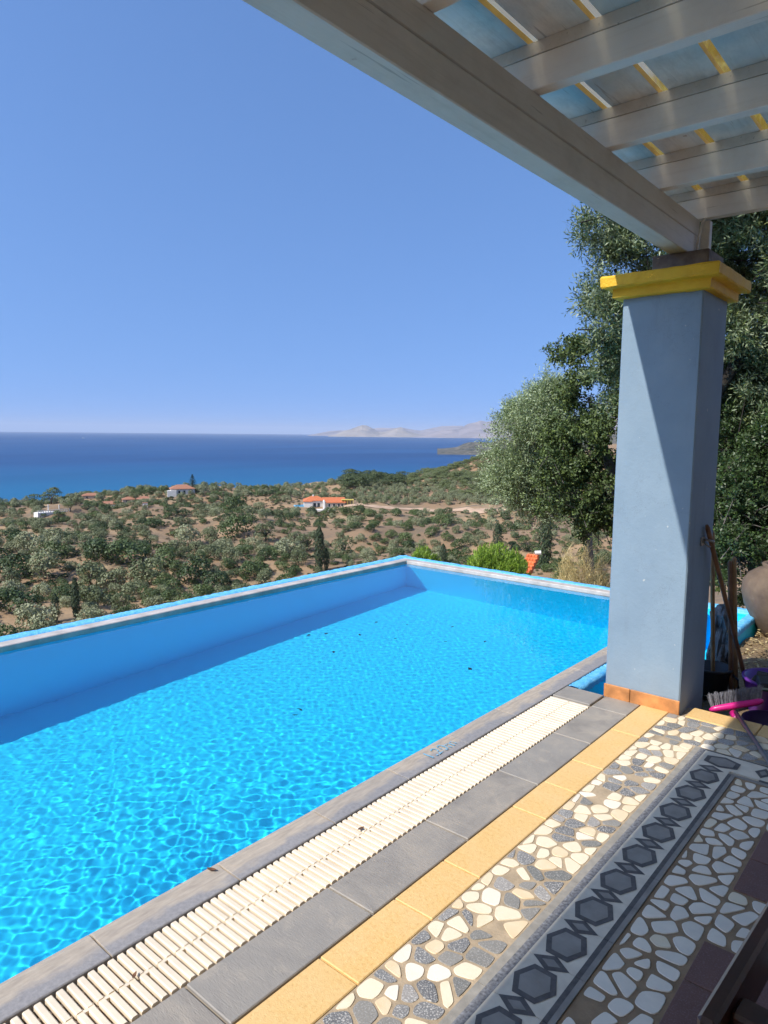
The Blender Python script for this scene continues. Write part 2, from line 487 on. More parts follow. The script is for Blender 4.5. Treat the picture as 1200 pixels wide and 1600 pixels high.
def build_terrain():
    phs = np.concatenate([np.arange(-180, 5, 5), np.arange(5, 78, .6), np.arange(78, 180, 5), [180]])
    rs = np.concatenate([np.arange(0.5, 60, 1.6), 60*np.power(1500/60, np.linspace(0, 1, 190))])
    P, Q = np.meshgrid(np.radians(phs), rs)
    X = -np.sin(P)*Q; Y = np.cos(P)*Q
    Z = terr(X, Y)
    # keep the slope under the pool and the terrace
    inside = (X > -6.6) & (X < 7) & (Y > -6) & (Y < 4.9)
    Z[inside] = np.minimum(Z[inside], -2.6)
    inside2 = (X > -6.6) & (X < -.9) & (Y > -6) & (Y < 8.2)
    Z[inside2] = np.minimum(Z[inside2], -2.6)
    nr, nc = X.shape
    i = np.arange(nr*nc).reshape(nr, nc)
    F = np.stack([i[:-1, :-1], i[1:, :-1], i[1:, 1:], i[:-1, 1:]], -1).reshape(-1, 4)
    me = np_mesh('ground', np.stack([X.ravel(), Y.ravel(), Z.ravel()], 1), F, mat_ground(), smooth=True)
    tag(link('ground', me), kind='structure')
build_terrain()

SEA_Z = -80.
def build_sea():
    RE = 6371000.*3
    rs = np.concatenate([[0.], np.power(10, np.linspace(2.5, 4.77, 70))])
    ph = np.radians(np.arange(0, 361, 4))
    P, Q = np.meshgrid(ph, rs)
    Z = SEA_Z - Q*Q/(2*RE)
    nr, nc = P.shape
    i = np.arange(nr*nc).reshape(nr, nc)
    F = np.stack([i[:-1, :-1], i[1:, :-1], i[1:, 1:], i[:-1, 1:]], -1).reshape(-1, 4)
    me = np_mesh('sea', np.stack([(-np.sin(P)*Q).ravel(), (np.cos(P)*Q).ravel(), Z.ravel()], 1), F, mat_sea(), smooth=True)
    tag(link('sea', me), kind='structure')
build_sea()

def azi(px): return YAW - math.atan((px-600)/FOC)

def hill_mesh(name, px0, px1, r0, r1, skyline, mat, zbase, seed, label=None, n=260, m=90, rough=.12):
    """a landmass between two azimuths and distances whose crest follows real heights (m above the sea)"""
    g = np.random.default_rng(seed)
    u = np.linspace(0, 1, n); v = np.linspace(0, 1, m)
    U, V = np.meshgrid(u, v)
    px = px0 + (px1-px0)*U
    A = YAW - np.arctan((px-600)/FOC); Rr = r0 + (r1-r0)*V
    hp = np.interp(px, [s[0] for s in skyline], [s[1] for s in skyline])
    prof = np.sin(np.pi*np.clip(V, 0, 1))**.8
    Z = hp*prof
    X = -np.sin(A)*Rr; Y = np.cos(A)*Rr
    L = (r1-r0)
    for k in range(16):
        lam = L*g.uniform(.06, .5); th = g.uniform(0, 6.28)
        Z += prof*np.minimum(hp, hp.max()*.6)*rough*(lam/L/.5)**.8*(1.1-1.8*np.abs(np.sin((X*math.cos(th)+Y*math.sin(th))*3.14/lam + g.uniform(0, 6.28))))
    Z = np.maximum(Z, 0) + zbase - 3*(prof < .02)
    i = np.arange(n*m).reshape(m, n)
    F = np.stack([i[:-1, :-1], i[:-1, 1:], i[1:, 1:], i[1:, :-1]], -1).reshape(-1, 4)
    me = np_mesh(name, np.stack([X.ravel(), Y.ravel(), Z.ravel()], 1), F, mat, smooth=True)
    return tag(link(name, me), kind='structure')

def mat_farrock(name, a, b, sc_):
    m = Mat(name)
    n = m.noise(sc_, 7, .65, dist=.5); c = m.ramp(n, [(.35, a), (.65, b)])
    m.base(c).rough(.95); return m.m
rock = mat_farrock('far_island_rock', (.20, .17, .13), (.38, .31, .24), .0011)
rock2 = mat_farrock('far_cape_rock', (.17, .14, .13), (.36, .29, .26), .0009)
zs = lambda r: SEA_Z - r*r/(2*6371000.*3)
hill_mesh('island_hills', 512, 672, 15000, 17500, [(512, 8), (525, 55), (538, 130), (550, 190), (558, 235), (564, 250), (571, 225), (580, 170), (592, 110), (610, 135), (628, 150), (645, 110), (660, 60), (672, 10)], rock, zs(15500), 3)
hill_mesh('distant_hills', 480, 760, 19000, 23000, [(480, 5), (505, 90), (530, 170), (560, 190), (600, 210), (630, 250), (655, 190), (690, 300), (720, 320), (760, 200)], rock2, zs(21000), 14, rough=.05)
hill_mesh('cape_hills', 640, 1000, 14500, 18500, [(640, 5), (660, 80), (690, 170), (705, 190), (715, 175), (728, 240), (738, 285), (748, 330), (757, 300), (790, 360), (830, 520), (900, 500), (1000, 400)], rock2, zs(16000), 5)
headm = mat_farrock('headland_scrub', (.025, .032, .018), (.15, .125, .09), .03)
hill_mesh('headland_hills', 682, 980, 2750, 3900, [(682, 2), (700, 14), (715, 22), (735, 30), (765, 34), (800, 50), (980, 90)], headm, zs(2800), 8, rough=.22)

# ------------------------------------------------------------------ terrace floor
def clip_poly(poly, nx, ny, c):
    out = []
    n = len(poly)
    for i in range(n):
        p, q = poly[i], poly[(i+1) % n]
        dp = nx*p[0]+ny*p[1]-c; dq = nx*q[0]+ny*q[1]-c
        if dp <= 0: out.append(p)
        if dp*dq < 0:
            t = dp/(dp-dq); out.append((p[0]+t*(q[0]-p[0]), p[1]+t*(q[1]-p[1])))
    return out

def stones(x0, x1, y0, y1, pitch, gap, seed, jit=.42, aspect=1.0, keep=None):
    g = random.Random(seed)
    nx = max(1, round((x1-x0)/pitch)); ny = max(1, round((y1-y0)/(pitch*aspect)))
    pts = []
    for j in range(ny):
        for i in range(nx):
            ox = .5 if j % 2 else 0
            pts.append((x0+(i+.25+ox*.5+g.uniform(-jit, jit))*(x1-x0)/nx, y0+(j+.5+g.uniform(-jit, jit))*(y1-y0)/ny))
    out = []
    for k, (px, py) in enumerate(pts):
        if g.random() < .025: continue
        e = gap*.4
        poly = [(x0+e, y0+e), (x1-e, y0+e), (x1-e, y1-e), (x0+e, y1-e)]
        for q, (qx, qy) in enumerate(pts):
            if q == k: continue
            dx, dy = qx-px, qy-py; d = math.hypot(dx, dy)
            if d > pitch*3 or d < 1e-6: continue
            mx, my = (px+qx)/2, (py+qy)/2
            nxn, nyn = dx/d, dy/d
            gg = gap*.5*g.uniform(.7, 1.35)
            poly = clip_poly(poly, nxn, nyn, nxn*mx+nyn*my-gg)
            if len(poly) < 3: break
        if len(poly) < 3: continue
        area = abs(sum(poly[i][0]*poly[(i+1) % len(poly)][1]-poly[(i+1) % len(poly)][0]*poly[i][1] for i in range(len(poly))))/2
        if area < pitch*pitch*.06: continue
        # merge near vertices, then round the corners
        pp = []
        for p in poly:
            if not pp or math.hypot(p[0]-pp[-1][0], p[1]-pp[-1][1]) > pitch*.09: pp.append(p)
        if len(pp) > 3 and math.hypot(pp[0][0]-pp[-1][0], pp[0][1]-pp[-1][1]) < pitch*.09: pp.pop()
        if len(pp) < 3: continue
        pp = [(p[0]+g.uniform(-.0025, .0025), p[1]+g.uniform(-.0025, .0025)) for p in pp]
        for it, a in ((0, g.uniform(.12, .22)), (1, .25)):
            nw = []
            for i in range(len(pp)):
                p, q = pp[i], pp[(i+1) % len(pp)]
                nw += [(p[0]*(1-a)+q[0]*a, p[1]*(1-a)+q[1]*a), (p[0]*a+q[0]*(1-a), p[1]*a+q[1]*(1-a))]
            pp = nw
        if keep and not keep(px, py): continue
        out.append(pp)
    return out

def slab_row(mb, x0, x1, ys, gap, z1, bev, mi=0, z0=-.03, jitter=.0015):
    for a, b in zip(ys[:-1], ys[1:]):
        dz = rnd.uniform(-jitter, jitter)
        mb.box((x0, a+gap/2, z0), (x1, b-gap/2, z1+dz), mi, bev)

Y0 = -3.2
deck = MB()
deck.box((-1.655, Y0, -.6), (6.0, 4.255, -.012), 0)
deck.box((-1.90, Y0, -.6), (-1.655, 4.075, -.09), 0)
tag(deck.build('terrace_base', M['grout_dark']), kind='structure')
# slate slabs beside the grate
sl = MB()
slab_row(sl, -1.638, -1.428, [Y0, -2.49, -1.9, -1.3, -.71, -.12, .47, 1.06, 1.648, 2.22, 2.80, 3.37, 3.86, 4.075], .009, 0., .003)
sl.box((-1.893, 3.87, -.10), (-1.652, 4.07, .003), 0, .003)
tag(sl.build('slate_paving', M['slate']), kind='structure')
yl = MB()
slab_row(yl, -1.421, -1.261, [Y0, -2.6, -2.2, -1.7, -1.3, -.8, -.4, .05, .38, .72, 1.03, 1.393, 1.755, 2.045, 2.556, 2.847, 3.138, 3.62, 4.078], .007, 0., .003)
for a, b in ((-1.172, -.80), (-.80, -.44), (-.44, -.02), (-.02, .4), (.4, .8), (.8, 1.6)):
    yl.box((a+.003, 4.075, -.16), (b-.003, 4.245, .001), 0, .004)
tag(yl.build('yellow_paving', M['ytile']), kind='structure')
# crazy paving: two beds of grout with stones set in them
cz = MB()
cz.box((-1.258, Y0, -.03), (-1.003, 3.71, -.0035), 0)
cz.box((-1.258, 3.71, -.03), (1.6, 4.072, -.0035), 0)
for k, (bx, n) in enumerate((((-1.256, -1.006, -.6, 3.712), 1), ((-1.256, .9, 3.716, 4.07), 2))):
    for pp in stones(bx[0], bx[1], bx[2], bx[3],   .067, .0095, 21+k):
        mi = rnd.choices([1, 2, 3, 4], [.50, .05, .34, .11])[0]
        cz.prism(pp, -.006, -.0012 + rnd.uniform(0, .0012), mi, .0009)
tag(cz.build('crazy_paving', [M['grout_tan'], M['st_cream'], M['st_white'], M['st_dark'], M['st_grey']]), kind='structure')
wz = MB()
wz.box((-.758, Y0, -.03), (1.6, 3.49, -.0045), 0)
for pp in stones(-.752, -.552, -.6, 3.48, .074, .014, 33) + stones(-.552, .3, 2.255, 2.58, .074, .014, 34) + stones(-.552, .7, 3.08, 3.48, .074, .014, 35):
    wz.prism(pp, -.007, -.0022 + rnd.uniform(0, .001), 1 if rnd.random() < .93 else 2, .001)
for ya, yb in ((-.6, 2.25), (2.585, 3.075)):
    ys = list(np.arange(ya, yb-.05, .24)) + [yb]
    for a, b in zip(ys[:-1], ys[1:]):
        for xa, xb in ((-.547, -.40), (-.40, -.12), (-.12, .22), (.22, .6)):
            wz.box((xa+.003, a+.003, -.02), (xb-.003, b-.003, .001), 3, .002)
tag(wz.build('marble_paving', [M['grout_brown'], M['st_white'], M['st_cream'], M['maroon']]), kind='structure')

# patterned cement border: bands, hexagons and lozenges
bd = MB()
def rect(x0, x1, y0, y1, z, mi): bd.box((x0, y0, -.02), (x1, y1, z), mi)
XA, XB = -1.000, -.760
def bline(along, t):  # along y (True) or x
    return t
# long run
ends = list(np.arange(Y0, 1.8, .2075)); off = 1.836-ends[-1]; ends = [e+off for e in ends] + [1.836+.2075*k for k in range(1, 9)]
YE = ends[-1]          # corner tile starts here
YC0, YC1 = 3.497, 3.703
ends = [e for e in ends if e < YC0+.02]
ends[-1] = YC0
def P2(u, v, c, al):   # u across the border, v along it
    return (c[0]+u, c[1]+v) if al else (c[0]+v, c[1]-u)
def hexa(c, al, L):
    h = L*.335
    for s_, z, mi in ((1., .0016, 2), (.72, .0024, 1)):
        pts = [P2(u*s_, v*s_, c, al) for u, v in ((-.068, 0), (-.036, -h), (.036, -h), (.068, 0), (.036, h), (-.036, h))]
        if not al: pts = pts[::-1]
        bd.add([(x, y, z) for x, y in pts], [tuple(range(6))], mi)
def loz(c, al):
    for a, b, z, mi in ((.060, .037, .0012, 2), (.030, .0175, .0020, 1)):
        pts = [P2(u, v, c, al) for u, v in ((-a, 0), (0, -b), (a, 0), (0, b))]
        if not al: pts = pts[::-1]
        bd.add([(x, y, z) for x, y in pts], [tuple(range(4))], mi)
for a, b in zip(ends[:-1], ends[1:]):
    g = .0012
    rect(-1.001, -.974, a+g, b-g, .0002, 3)
    rect(-.974, -.947, a+g, b-g, .0004, 2 if False else 4)
    rect(-.947, -.792, a+g, b-g, .0003, 0)
    rect(-.792, -.776, a+g, b-g, .0005, 2)
    rect(-.776, -.759, a+g, b-g, .0002, 1)
    hexa((-.8695, (a+b)/2), True, b-a)
    loz((-.8695, b), True)
# corner and cross run
rect(-1.001, -.974, YC0, 3.712, .0002, 3); rect(-.974, -.947, YC0, 3.706, .0004, 4)
rect(-.947, -.664, YC0+.03, 3.692, .0003, 0)
rect(-.947, -.792, YC0, YC0+.03, .0003, 0)
hexa((-.845, 3.60), False, .23)
xs = [-.664+.215*k for k in range(12)]
rect(-.974+.0275, 1.6, 3.692, 3.704, .0004, 2)
for a, b in zip(xs[:-1], xs[1:]):
    g = .0012
    rect(a+g, b-g, YC0+.033, 3.692, .0003, 0)
    rect(a+g, b-g, YC0+.012, YC0+.033, .0005, 2)
    hexa(((a+b)/2, 3.61), False, b-a); loz((a, 3.61), False)
rect(-.792, 1.6, YC0-.008, YC0+.012, .00015, 1)
tag(bd.build('patterned_border_paving', [M['b_white'], M['b_grey'], M['b_dark'], M['b_band'], simple('border_speckled', (.20, .20, .21), .7, .4, 90, .3)]), kind='structure')

# ------------------------------------------------------------------ overflow grate
gt = empty('overflow_grate', (-1.77, 1.5, -.02), 'cream slatted plastic drain grate running between pool coping and grey slabs', 'drain grate')
gs = MB()
y = Y0 + .02; k = 0
pitch = .0312
while y < 3.865:
    w = .0212; prof = [(-w/2, -.018), (-w/2, -.0035), (-w*.34, 0), (w*.34, 0), (w/2, -.0035), (w/2, -.018)]
    dz = rnd.uniform(-.0008, .0008)
    for xa, xb in ((-1.893, -1.774), (-1.766, -1.647)):
        vs = [(x, y+p[0], p[1]+dz-.001) for x in (xa, xb) for p in prof]
        gs.add(vs, [(i, i+1, i+7, i+6) for i in range(5)] + [(5, 4, 3, 2, 1, 0), (6, 7, 8, 9, 10, 11)])
    if k % 2 == 0:   # the spine joins the slats in pairs and leaves small square holes
        gs.box((-1.776, y-w/2+.001, -.014), (-1.764, y+w/2+pitch-.001, -.0035))
    y += pitch; k += 1
gs.build('grate_slats', M['grate'], gt)
gf = MB()
for x in (-1.855, -1.77, -1.685): gf.box((x-.006, Y0, -.034), (x+.006, 3.865, -.0195))
gf.build('grate_carrier', M['grate'], gt)

# ------------------------------------------------------------------ swimming pool
PX0, PX1, PY0, PY1, WZ = -5.42, -2.045, -3.1, 6.85, -.038
pool = empty('swimming_pool', (-3.7, 2, -1.6), 'bright blue painted pool with dark stone coping and a knife-edge rim above the valley', 'swimming pool')
b = MB()
nyy = 24
ys = np.linspace(PY0, PY1, nyy+1); dep = lambda yy: -1.45 + .20*max(0, (yy-1.0)/5.85)
def strip(xa, za, xb, zb):
    for i in range(nyy):
        b.face([(xa, ys[i], za(ys[i])), (xb, ys[i], zb(ys[i])), (xb, ys[i+1], zb(ys[i+1])), (xa, ys[i+1], za(ys[i+1]))])
zt = lambda yy: -.006
strip(PX0, zt, PX0, dep); strip(PX0, dep, PX1, dep); strip(PX1, dep, PX1, zt)
b.face([(PX0, PY1, -.006), (PX0, PY1, dep(PY1)), (PX1, PY1, dep(PY1)), (PX1, PY1, -.006)])
b.face([(PX0, PY0, -.006), (PX1, PY0, -.006), (PX1, PY0, dep(PY0)), (PX0, PY0, dep(PY0))])
# outer shell of the pool walls
b.box((-5.72, PY0-.3, -3.2), (-5.425, 7.14, -.03)); b.box((-5.72, 6.856, -3.2), (-1.42, 7.14, -.03)); b.box((-2.04, PY0-.3, -3.2), (-1.905, 6.85, -.13))
b.box((-5.7, PY0-.3, -3.2), (-2.0, PY0-.006, -.03)); b.box((-5.7, PY0-.3, -3.25), (-1.42, 7.13, -1.7))
bo = b.build('basin', M['pool'], pool)
bo.cycles.is_caustics_receiver = True
# stone coping on the terrace side
cp = MB()
ys_c = [Y0, -2.45, -1.96, -1.47, -.98, -.49, 0, .489, .978, 1.468, 1.957, 2.447, 2.946, 3.435, 3.93, 4.42, 4.91, 5.4, 5.89, 6.38, 6.86]
for a, bb in zip(ys_c[:-1], ys_c[1:]):
    dz = rnd.uniform(-.0015, .0015); sq = .0035
    prof = [(-1.903, -.06), (-1.903, -.004), (-1.907, 0), (-1.99, .001), (-2.025, .0035), (-2.042, .001), (-2.054, -.008), (-2.058, -.022), (-2.054, -.038), (-2.046, -.06)]
    n = len(prof)
    vs = [(x, yy, z+dz) for yy in (a+sq, bb-sq) for x, z in prof]
    fs = [(i, i+1, i+1+n, i+n) for i in range(n-1)] + [tuple(range(n-1, -1, -1)), tuple(range(n, 2*n))]
    cp.add(vs, fs)
cp.build('coping', M['coping'], pool, bevel=.0015)
cj = MB(); cj.box((-2.045, Y0, -.07), (-1.906, 6.85, -.0045))
cj.build('coping_joint', M['grout_dark'], pool)
# grey rim and rough blue outer edge, round the far side and the end
rg = MB()
rg.box((-5.535, PY0, -.08), (-5.415, 6.97, 0), 0, .006); rg.box((-5.412, 6.845, -.08), (-1.92, 6.97, 0), 0, .006)
rg.build('rim_stone', M['rimgrey'], pool)
def rough_strip(mb, pts, w, h, seed, step=.03):
    """a rough rendered kerb along a straight line; pts = two ends (x,y,z)"""
    g = random.Random(seed)
    a, c = Vector(pts[0]), Vector(pts[1]); L = (c-a).length; d = (c-a)/L; s_ = Vector((-d.y, d.x, 0))
    n = int(L/step); n0 = len(mb.v)
    prof = [(-.5, -1), (-.5, -.35), (-.42, -.05), (-.2, .02), (.1, 0), (.38, -.06), (.5, -.4), (.5, -1)]
    for i in range(n+1):
        p = a + d*(L*i/n)
        for u, z in prof:
            mb.v.append(tuple(p + s_*(u*w + g.uniform(-.004, .004)) + Vector((0, 0, z*h + g.uniform(-.004, .004)))))
    k_ = len(prof)
    for i in range(n):
        for j in range(k_-1):
            mb.f.append((n0+i*k_+j, n0+i*k_+j+1, n0+(i+1)*k_+j+1, n0+(i+1)*k_+j)); mb.m.append(0)
re_ = MB()
rough_strip(re_, ((-5.625, 7.14, .0), (-5.625, PY0, .0)), .175, .12, 1)
rough_strip(re_, ((-1.42, 7.052, .0), (-5.70, 7.052, .0)), .16, .12, 2)
re_.build('rough_blue_edge', M['rim'], pool, smooth=True)
# small blue channel beyond the grate, behind the pillar
ch = MB()
rough_strip(ch, ((-1.857, 6.8, .0), (-1.857, 4.09, .0)), .085, .05, 3, .02)
rough_strip(ch, ((-1.46, 6.2, -.01), (-1.46, 6.99, -.01)), .09, .05, 4, .02)
ch.build('channel_edge', M['rim'], pool, smooth=True)
cc = MB()
cc.face([(-1.82, 4.077, -.04), (-1.82, 6.85, -.04), (-1.82, 6.85, -.45), (-1.82, 4.077, -.45)][::-1])
cc.box((-1.83, 4.078, -.5), (-1.42, 6.85, -.45))
cc.box((-1.50, 4.56, -.5), (-1.42, 6.85, -.055))
cc.box((-1.90, 4.082, -.5), (-1.83, 6.85, -.045))
cc.build('channel', M['pool'], pool)
# depth marking in pale blue paint
fc = bpy.data.curves.new('depth_marking', 'FONT'); fc.body = '1.20m'; fc.size = .098; fc.extrude = .0003
fo = bpy.data.objects.new('tmp', fc); sc.collection.objects.link(fo)
bpy.context.view_layer.update()
dm = bpy.data.meshes.new_from_object(fo.evaluated_get(bpy.context.evaluated_depsgraph_get()))
bpy.data.objects.remove(fo)
mm = Mat('worn_blue_paint'); cc_ = mm.noise(70, 4)
mm.base((.20, .42, .58)).rough(.7)
tr = mm.n('ShaderNodeBsdfTransparent'); mx = mm.n('ShaderNodeMixShader')
mm.l(mm.val(cc_, .05, 1, .40, .56), mx.inputs[0]); mm.l(tr.outputs[0], mx.inputs[1]); mm.l(mm.b.outputs[0], mx.inputs[2]); mm.l(mx.outputs[0], mm.out.inputs[0])
dm.materials.clear(); dm.materials.append(mm.m)
do = link('depth_marking', dm, pool); do.matrix_parent_inverse = Matrix.Identity(4)
do.location = Vector((-1.938, 2.665, .0065)) - pool.location; do.rotation_euler = (0, 0, R(90))

# water: a real rippled, refracting surface
def build_water():
    g = np.random.default_rng(4)
    x0, x1, y0, y1 = PX0+.001, PX1-.001, PY0+.001, PY1-.001
    dx = .008
    nx = int((x1-x0)/dx); ny = int((y1-y0)/dx)
    X, Y = np.meshgrid(np.linspace(x0, x1, nx), np.linspace(y0, y1, ny))
    Z = np.full_like(X, WZ)
    # ripples shaped stronger by the near corner to strengthen the caustics there
    env = .20 + .47*np.exp(-(((X+2.9)/1.3)**2 + ((Y-1.2)/1.25)**2))
    for lam0, n, sl in ((.045, 20, .0040), (.07, 20, .0050), (.12, 12, .0036), (.4, 6, .002)):
        for i in range(n):
            lam = lam0*g.uniform(.75, 1.3); th = g.uniform(0, 2*np.pi); kk = 2*np.pi/lam
            ph = kk*(np.cos(th)*X + np.sin(th)*Y) + g.uniform(0, 6.28) + 1.3*np.sin(X*g.uniform(.8, 2.5)+g.uniform(0, 6)) + 1.3*np.sin(Y*g.uniform(.8, 2.5)+g.uniform(0, 6))
            Z += env*sl/kk*np.sin(ph)
    i = np.arange(nx*ny).reshape(ny, nx)
    F = np.stack([i[:-1, :-1], i[:-1, 1:], i[1:, 1:], i[1:, :-1]], -1).reshape(-1, 4)
    m = Mat('pool_water'); gl = m.n('ShaderNodeBsdfGlass')
    gl.inputs['IOR'].default_value = 1.333; gl.inputs['Roughness'].default_value = 0; gl.inputs['Color'].default_value = (1, 1, 1, 1)
    m.l(gl.outputs[0], m.out.inputs[0]); m.t.nodes.remove(m.b)
    me = np_mesh('pool_water', np.stack([X.ravel(), Y.ravel(), Z.ravel()], 1), F, m.m, smooth=True)
    o = tag(link('pool_water', me), kind='structure')
    o.cycles.is_caustics_caster = True
build_water()

# ------------------------------------------------------------------ pillar
pil = empty('pillar', (-1.43, 4.31, 0), 'blue-grey plastered square pillar with a yellow moulded cap beside the pool', 'pillar')
s = MB(); s.box((-1.65, 4.083, -.3), (-1.205, 4.548, 2.395), 0, .007); s.build('shaft', M['plaster'], pil)
def moulding(mb, x0, x1, y0, y1, prof, seed):
    """rounded moulding: prof = (overhang, z)"""
    g = random.Random(seed); rings = []
    for o_, z in prof:
        a, b_, c, d = x0-o_, x1+o_, y0-o_, y1+o_; ring = []
        nseg = 14
        for (p, q) in (((a, c), (b_, c)), ((b_, c), (b_, d)), ((b_, d), (a, d)), ((a, d), (a, c))):
            for i in range(nseg):
                t = i/nseg; w = .0022
                ring.append((p[0]+(q[0]-p[0])*t+g.uniform(-w, w), p[1]+(q[1]-p[1])*t+g.uniform(-w, w), z+g.uniform(-w, w)))
        rings.append(ring)
    n = len(rings[0]); n0 = len(mb.v)
    for r_ in rings: mb.v += r_
    for i in range(len(rings)-1):
        for k_ in range(n):
            k2 = (k_+1) % n
            mb.f.append((n0+i*n+k_, n0+i*n+k2, n0+(i+1)*n+k2, n0+(i+1)*n+k_)); mb.m.append(0)
    mb.f.append(tuple(n0+k_ for k_ in range(n-1, -1, -1))); mb.m.append(0)
    mb.f.append(tuple(n0+(len(rings)-1)*n+k_ for k_ in range(n))); mb.m.append(0)
c = MB(); moulding(c, -1.65, -1.205, 4.083, 4.548, [(.0, 2.386), (.04, 2.387), (.046, 2.393), (.047, 2.437), (.055, 2.441), (.092, 2.443), (.1, 2.45), (.1, 2.500), (.094, 2.510), (.05, 2.514), (-.1, 2.516)], 3)
c.build('cap', M['yellow'], pil)
k_ = MB()
for a, bb in ((-1.653, -1.492), (-1.489, -1.2025)): k_.box((a, 4.071, -.005), (bb, 4.0825, .079), 0, .003)
k_.build('skirting', M['skirt'], pil)
bl = MB(); bl.box((-1.53, 4.185, 2.516), (-1.22, 4.47, 2.628), 0, .004); bl.build('mortar_block', M['block'], pil)

# ------------------------------------------------------------------ pergola
pg = empty('pergola', (-1.39, 1, 2.63), 'white timber pergola roof with rafters, weathered boards and a yellowed sheet over the terrace', 'pergola')
RX1, RY0, RYE = 3.2, -5.2, 4.56
s = MB(); s.box((-1.442, RY0, 2.630), (-1.341, 4.41, 2.747), 0, .004)
s.build('lower_beam', M['beam'], pg)
s = MB(); s.box((-1.4405, RY0, 2.750), (-1.3425, 4.40, 2.845), 0, .004)
s.build('upper_beam', M['beam'], pg)
yr = 4.378
while yr > RY0:
    s = MB(); s.box((-1.74, yr, 2.845), (RX1, yr+.058, 2.962), 0, .003); s.box((-1.742, yr-.001, 2.964), (RX1, yr+.057, 3.010), 1, .002)
    s.build('rafter', [M['rafter'], M['beam']], pg)
    yr -= .650 if yr > 4.3 else .6625
xb = -1.807
while xb < RX1:
    s = MB(); s.box((xb, RY0, 3.0105), (xb+.198, RYE, 3.034)); s.m[3] = s.m[5] = 1
    s.build('roof_board', [M['board'], M['edge']], pg)
    xb += .2385
s = MB(); s.box((-1.80, RY0, 3.0355), (RX1, RYE-.01, 3.0375))
# single thin sheet
s = MB(); s.face([(-1.80, RY0, 3.036), (RX1, RY0, 3.036), (RX1, RYE-.01, 3.036), (-1.80, RYE-.01, 3.036)])
s.build('roof_sheet', M['sheet'], pg)
s = MB(); s.box((-1.343, 4.412, 2.63), (-1.29, 4.46, 2.84), 0, .004); s.build('end_post', M['beam'], pg)
s = MB(); s.tube([(-1.30, 4.36, 2.84), (-1.318, 4.35, 2.80), (-1.325, 4.34, 2.74), (-1.33, 4.33, 2.68), (-1.332, 4.325, 2.63)], .007, 8)
s.build('cable', simple('white_cable', (.6, .58, .55), .5), pg, smooth=True)

# ------------------------------------------------------------------ soil terrace behind the pillar
def mat_soil():
    m = Mat('leaf_litter_soil'); n = m.noise(3, 5); n2 = m.noise(35, 6, .75)
    c = m.ramp(n2, [(.3, (.10, .07, .04)), (.5, (.28, .19, .10)), (.7, (.46, .34, .18))])
    c = m.mix(m.val(n, 0, .6, .45, .7), c, (.20, .13, .08))
    m.base(c).rough(.95); m.bump(n2, .8, .03); return m.m
g = np.random.default_rng(9)
X, Y = np.meshgrid(np.arange(-1.41, 7.0, .12), np.arange(4.26, 11.0, .12))
d = np.clip((Y - 7.4 + .25*np.sin(X*2))*.35, 0, 9) + np.clip((-X-.8)*.5*(Y > 7.2), 0, 9)
Z = -.15 - d + .02*np.sin(X*7+Y*3) + .02*np.sin(Y*9-X*4)
nr, nc = X.shape; i = np.arange(nr*nc).reshape(nr, nc)
me = np_mesh('soil', np.stack([X.ravel(), Y.ravel(), Z.ravel()], 1), np.stack([i[:-1, :-1], i[:-1, 1:], i[1:, 1:], i[1:, :-1]], -1).reshape(-1, 4), mat_soil(), smooth=True)
tag(link('soil', me), kind='structure')

# ------------------------------------------------------------------ leaves, crowns, trees
def quads(C, N, T, L, W, curl=0.0, rhomb=True):
    """leaf quads: centre C, normal N, long axis T, length L, width W -> V,F"""
    N = N/np.linalg.norm(N, axis=1, keepdims=True)
    B = np.cross(N, T); B /= np.maximum(np.linalg.norm(B, axis=1, keepdims=True), 1e-6)
    T = np.cross(B, N)
    L = np.broadcast_to(L, len(C))[:, None]; W = np.broadcast_to(W, len(C))[:, None]
    if rhomb:
        V = np.stack([C-T*L/2, C+B*W/2-T*L*.05+N*curl*L, C+T*L/2, C-B*W/2-T*L*.05+N*curl*L], 1)
    else:
        V = np.stack([C-T*L/2-B*W/2, C+T*L/2-B*W/2, C+T*L/2+B*W/2, C-T*L/2+B*W/2], 1)
    return V.reshape(-1, 3), np.arange(len(C)*4).reshape(-1, 4)

def rdir(g, n):
    v = g.normal(size=(n, 3)); return v/np.linalg.norm(v, axis=1, keepdims=True)

def blob_points(g, blobs, n, shell=.25, under=.35):
    """points scattered near the surface of a union of ellipsoids; blobs = (x,y,z,rx,ry,rz)"""
    Bq = np.array(blobs, float)
    w = (Bq[:, 3]*Bq[:, 4]+Bq[:, 4]*Bq[:, 5]+Bq[:, 3]*Bq[:, 5]); w /= w.sum()
    out = []; nrm = []
    need = n
    while need > 0:
        k = g.choice(len(Bq), size=need*2, p=w)
        d = rdir(g, need*2)
        d[:, 2] = np.where((d[:, 2] < 0) & (g.random(need*2) > under), -d[:, 2], d[:, 2])
        rad = 1 - shell*g.random(need*2)**1.5 + g.normal(size=need*2)*.05
        P = Bq[k, :3] + d*rad[:, None]*Bq[k, 3:]
        ok = np.ones(len(P), bool)
        for j in range(len(Bq)):
            q = ((P-Bq[j, :3])/Bq[j, 3:]); ok &= ~(((q**2).sum(1) < (1-shell)**2) & (k != j))
        P = P[ok][:need]; D = (d/Bq[k, 3:])[ok][:need]
        out.append(P); nrm.append(D/np.linalg.norm(D, axis=1, keepdims=True)); need -= len(P)
    return np.concatenate(out), np.concatenate(nrm)

